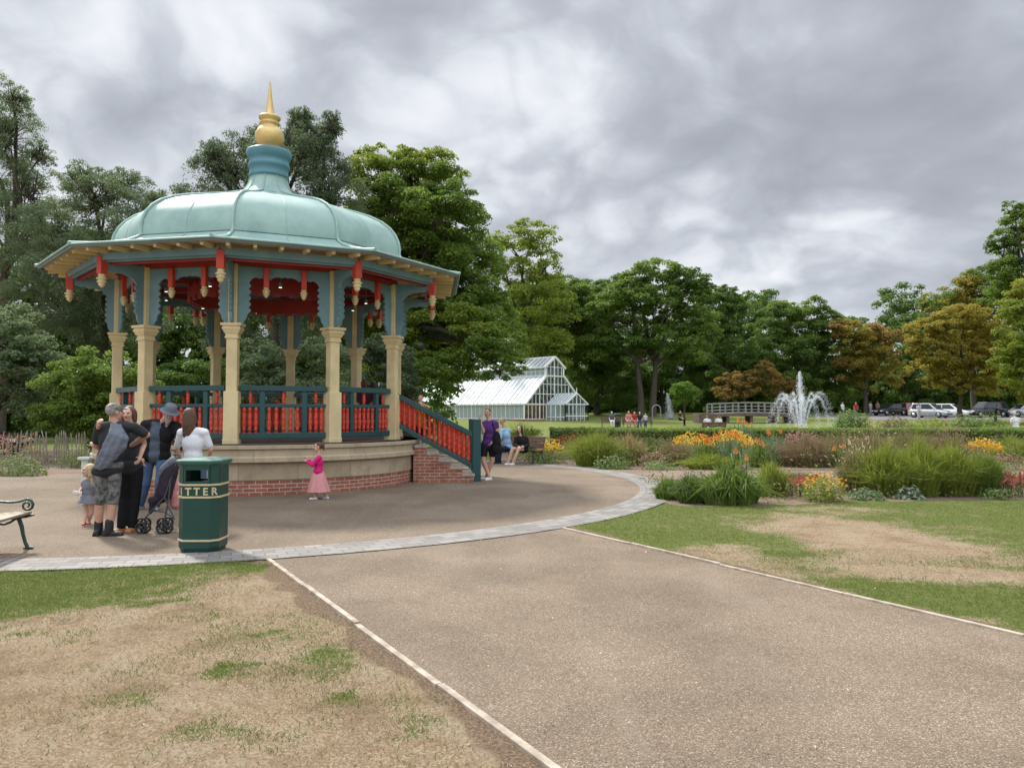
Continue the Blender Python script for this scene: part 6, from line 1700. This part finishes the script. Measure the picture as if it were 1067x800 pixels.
# far figures
def far_person(label, px, Y, h, yaw, top, bottom, hair, sit=False, skin=SKIN2, leg=1.95, hair_kind='short', vox=.028, group=None, z=None, bend=0.0):
    s = h / 1.75; c = P(px, 430, Y); z0 = float(terrain(c.x, Y)) if z is None else z
    f = Vector((math.sin(yaw), math.cos(yaw), 0)); r = Vector((f.y, -f.x, 0)); o = Vector((c.x, Y, z0))
    def q(a, b_, d): return o + r * a * s + f * b_ * s + Vector((0, 0, d * s))
    zb = .47 / s - .86 if sit else 0.0
    J = {'head': q(0, .03 + bend, 1.63 + zb), 'neck': q(0, bend, 1.50 + zb)}
    for e, k in (('L', -1), ('R', 1)):
        J['sh' + e] = q(k * .185, bend * .9, 1.42 + zb); J['el' + e] = q(k * .235, .02 + bend * .7 + .05 * sit, 1.13 + zb)
        J['wr' + e] = q(k * .20, .12 + .16 * sit + bend, .92 + zb + .06 * sit); J['hip' + e] = q(k * .09, 0, .90 + zb)
        if sit: J['kn' + e] = q(k * .11, .42, .90 + zb); J['an' + e] = q(k * .11, .42, .085)
        else: J['kn' + e] = q(k * .095, .02 + .04 * k, .49); J['an' + e] = q(k * .10, .05 * k, .085)
    return human(label, J, s, (f.x, f.y, 0), skin, top, .6, bottom, leg, SHOE['black'], None, hair, hair_kind, vox=vox, group=group, base=z0)
FP = far_person
FP('distant person in a dark top and white trousers seated left of the small green bin', 637.5, 62.4, 1.66, R(180), CL['slate'], CL['white'], HAIRM['grey'], True)
FP('distant person in pink seated nearest the small green bin', 655, 62.4, 1.70, R(185), CL['pink'], CL['pink'], HAIRM['ginger'], True)
FP('second distant person in pink, seated right of the first', 661, 62.4, 1.62, R(170), CL['red'], CL['pink'], HAIRM['brown'], True)
FP('distant person in dark blue seated at the right end of the group in pink', 666.5, 62.3, 1.55, R(190), CL['navy'], CL['slate'], HAIRM['blond'], True)
FP('small distant child in pale clothes right of the seated group', 672.5, 62.2, 1.15, R(200), CL['offwhite'], CL['denim'], HAIRM['brown'], False)
FP('distant person in black sitting alone on the grass bank below the bare trunks', 708.5, 66, 1.6, R(120), CL['black'], CL['black'], HAIRM['dark'], True)
FP('left one of the pair in white sitting behind the hedge', 737, 50.3, 1.66, R(10), CL['white'], CL['offwhite'], HAIRM['ginger'], True)
FP('right one of the pair in white sitting behind the hedge', 749, 50.3, 1.66, R(-10), CL['white'], CL['navy'], HAIRM['auburn'], True)
FP('distant person in white right of the large fountain', 878, 88, 1.66, R(160), CL['white'], CL['navy'], HAIRM['brown'])
FP('distant person in orange right of the large fountain', 892, 88, 1.66, R(200), CL['red'], CL['denim'], HAIRM['ginger'])
FP('distant person in white walking at the left end of the car park', 907, 97, 1.62, R(170), CL['white'], CL['offwhite'], HAIRM['dark'])
FP('distant person in salmon pink walking at the left end of the car park', 914.5, 97, 1.68, R(190), CL['pink'], CL['navy'], HAIRM['ginger'])
FP('person in white standing in front of the silver people carrier', 957.5, 80, 1.66, R(180), CL['white'], CL['offwhite'], HAIRM['brown'])
FP('person in dark blue bending down in front of the black off-road car', 1037, 72, 1.6, R(110), CL['navy'], CL['navy'], HAIRM['dark'], bend=.22)
FP('person in a white top at the right edge seen from behind the flower bed', 1058, 40.2, 1.60, R(5), CL['white'], CL['navy'], HAIRM['grey'], leg=1.0, vox=.016)

# ================================================================ PUSHCHAIR
M_TUBE = mat('dark_tube', (.07, .072, .078), .4, None, 5, .3, metal=.5)
M_WHL = mat('pram_wheel', (.022, .022, .024), .7)
M_SEAT = cloth('pram_cloth', (.032, .024, .036))
def pushchair():
    Y = 10.55
    t = thing('pushchair', 'dark folding pushchair standing left of the litter bin among the group', 'pushchair', (P(163, 430, Y).x, Y, .008))
    def p(px, py, dy=0.0): return P(px, py, Y + dy)
    W = .22
    fr = MB()
    for s in (-W, W):
        fr.tube([p(182, 474, s + .1), p(184.5, 478, s + .1), p(180, 492, s + .05), p(172, 517, s), p(150, 541, s - .03)], .012, 8)
        fr.tube([p(178, 497, s + .05), p(176, 518, s), p(171, 545, s)], .011, 8)
        fr.tube([p(159, 531, s), p(173, 534, s), p(182, 541, s)], .010, 8)
        fr.tube([p(170, 515, s), p(182, 541, s)], .010, 8)
        fr.tube([p(181, 473, s + .1), p(186, 473.5, s + .1), p(187.5, 477, s + .1)], .017, 8)
    fr.tube([p(172, 517, -W), p(172, 517, W)], .010, 8); fr.tube([p(171, 540, -W), p(171, 540, W)], .010, 8); fr.tube([p(150, 541, -W), p(150, 541, W)], .009, 8)
    fr.build('frame', M_TUBE, t)
    b = MB()
    for s in (-.13, 0, .13):
        b.cone(p(178, 488, s + .03), p(171, 513, s), .11, .115); b.cone(p(171, 517, s), p(160, 521, s - .02), .085, .07); b.cone(p(160, 521, s - .02), p(157, 533, s - .04), .05, .03)
    soft(b, 'seat', M_SEAT, t, .014, 3, .012)
    b = MB()
    for s in (-.15, 0, .15): b.cone(p(180, 480, s), p(170, 488, s - .02), .06, .045); b.cone(p(170, 488, s - .02), p(166, 496, s - .02), .045, .02)
    soft(b, 'hood', CL['dusk'], t, .014, 3, .010)
    b = MB(); b.cone(p(183, 505, -.05), p(184, 524, -.02), .07, .09); b.cone(p(183, 505, .12), p(184, 524, .12), .07, .09)
    soft(b, 'hanging_bag', CL['pink'], t, .014, 3, .012)
    for (px, dy) in ((149, -.25), (153.5, -.20), (149.5, .20), (154, .25), (170.5, -.26), (176.5, -.21), (171, .21), (177, .26)):
        c = P(px, 430, Y + dy); r = .078; c.z = r + .008
        MW = Matrix.Rotation(R(90), 3, 'X')
        w = MB().lathe([(r * .72, -.016), (r * .95, -.016), (r, -.008), (r, .008), (r * .95, .016), (r * .72, .016), (r * .72, -.016)], c, 22, M=MW, cap=False).build('wheel', M_WHL, t)
        b = MB().lathe([(.002, -.014), (.020, -.014), (.020, .014), (.002, .014)], c, 10, M=MW)
        for i in range(5):
            a = 2 * math.pi * i / 5 + px; b.bar(c, c + Vector((math.cos(a) * r * .74, 0, math.sin(a) * r * .74)), .012, .012, up=(0, 1, 0))
        b.build('spokes', M_TUBE, w)
pushchair()
# low pale capped post behind the group
c = P(91, 430, 13.6); c.z = 0
t = thing('stone_post', 'low pale capped post just behind the small blond child', 'post', c)
b = MB(); b.box((c.x, c.y, .40), (.12, .12, .80)); b.build('shaft', M_CAPST, t, bevel=.01)
MB().box((c.x, c.y, .82), (.21, .21, .05)).build('cap', M_CAPST, t, bevel=.012)
bake_all()

# ================================================================ TURF
def turf():
    r = np.random.default_rng(77); V, Fs, D = [], [], []
    def patch(x0, x1, y0, y1, dens, keep):
        n = int((x1 - x0) * (y1 - y0) * dens)
        return r.uniform(x0, x1, n), r.uniform(y0, y1, n)
    X, Yy = [], []
    for (x0, x1, y0, y1, dn) in ((-6, 1, 2.2, 5.0, 8000), (-9, .5, 5.0, 9.2, 4600), (0, 11, 4.2, 9.0, 2600), (.5, 15, 9.0, 14.0, 1200)):
        x, y = patch(x0, x1, y0, y1, dn, None); X.append(x); Yy.append(y)
    x, y = np.concatenate(X), np.concatenate(Yy)
    dl, dr = path_side(x, y); ring = np.hypot(x - PC[0], y - PC[1]) - PR
    fc = np.array([(p_[0], p_[1]) for p_ in fb]); lim = np.interp(x, fc[:7, 0], fc[:7, 1])
    ok = (ring > .03) & ((dl > .05) | (dr > .05)) & ~((dr > 0) & (y > lim - .02) & (x > fc[0, 0]))
    ok &= np.abs(x / np.maximum(y, .1)) < 1.25
    ok &= r.random(len(x)) > soilness(x, y) * .92
    x, y = x[ok], y[ok]
    d = dryness(x, y) + r.normal(size=len(x)) * .21
    keep = (r.random(len(x)) < np.where(d > .55, .55, 1.0)); x, y, d = x[keep], y[keep], d[keep]
    n = len(x); z = lawn_z(x, y)
    green = d < .5
    h = np.where(green, r.uniform(.010, .030, n), r.uniform(.006, .020, n)) * (1 + .6 * (fbm(x, y, 1.7, 91) - .5))
    th = r.uniform(0, 6.283, n); ln = h * np.where(green, r.uniform(.3, 1.3, n), r.uniform(.8, 2.4, n))
    root = np.stack([x, y, z - .003], -1); tip = root + np.stack([np.cos(th) * ln, np.sin(th) * ln, h], -1)
    mid = (root + tip) / 2 + np.array([0, 0, 1.]) * (h * .12)[:, None]
    vv, ff = strip_mesh(root, tip, mid, np.where(green, .0021, .0013), r)
    me = raw_mesh('turf', vv, ff, False, np.tile(np.where(green, r.beta(2, 2, n) * .5, .52 + .48 * r.beta(2, 2, n)), 2))
    m = bpy.data.materials.new('turf_blade'); t = NT(m)
    at = t.n('ShaderNodeAttribute', attribute_name='rnd').outputs['Fac']
    cr = t.n('ShaderNodeValToRGB', ins={0: at}); e = cr.color_ramp.elements
    e[0].position = 0; e[0].color = (.090, .130, .026, 1); e[1].position = 1; e[1].color = (.50, .395, .26, 1)
    for p_, q in ((.25, (.150, .195, .046)), (.48, (.25, .26, .09)), (.53, (.28, .21, .12)), (.75, (.39, .30, .185))):
        k = e.new(p_); k.color = q + (1,)
    dd = t.n('ShaderNodeBsdfPrincipled', ins={'Base Color': cr.outputs[0], 'Roughness': .8, 'Specular IOR Level': .15})
    tl = t.n('ShaderNodeBsdfTranslucent', ins={'Color': cr.outputs[0]})
    mx = t.n('ShaderNodeMixShader', ins={0: .25, 1: dd.outputs[0], 2: tl.outputs[0]}); t.out(mx.outputs[0])
    tag(raw_obj('grass', me, m), 'short turf with dry straw patches beside the path', 'grass', kind='stuff')
turf()
def litter():
    r = np.random.default_rng(5); n = 420
    x, y = r.uniform(-5, 2, n), r.uniform(3.3, 9, n); x2, y2 = r.uniform(-6, 8, 60), r.uniform(5, 15, 60)
    x, y = np.concatenate([x, x2]), np.concatenate([y, y2])
    z = np.maximum(lawn_z(x, y), .010) + .008
    V, Fc = leaves(np.stack([x, y, z], -1), np.array([0, 0, 1.]) + r.normal(size=(len(x), 3)) * .25, .022, r, .5)
    tag(raw_obj('fallen_leaves', raw_mesh('leaf_litter', V, Fc, False, r.random(len(x))), leaf_mat('dry_leaf', (.10, .065, .03), (.62, .52, .36), .1)), 'scattered dry leaves and chips on the ground', 'leaf litter', kind='stuff')
litter()
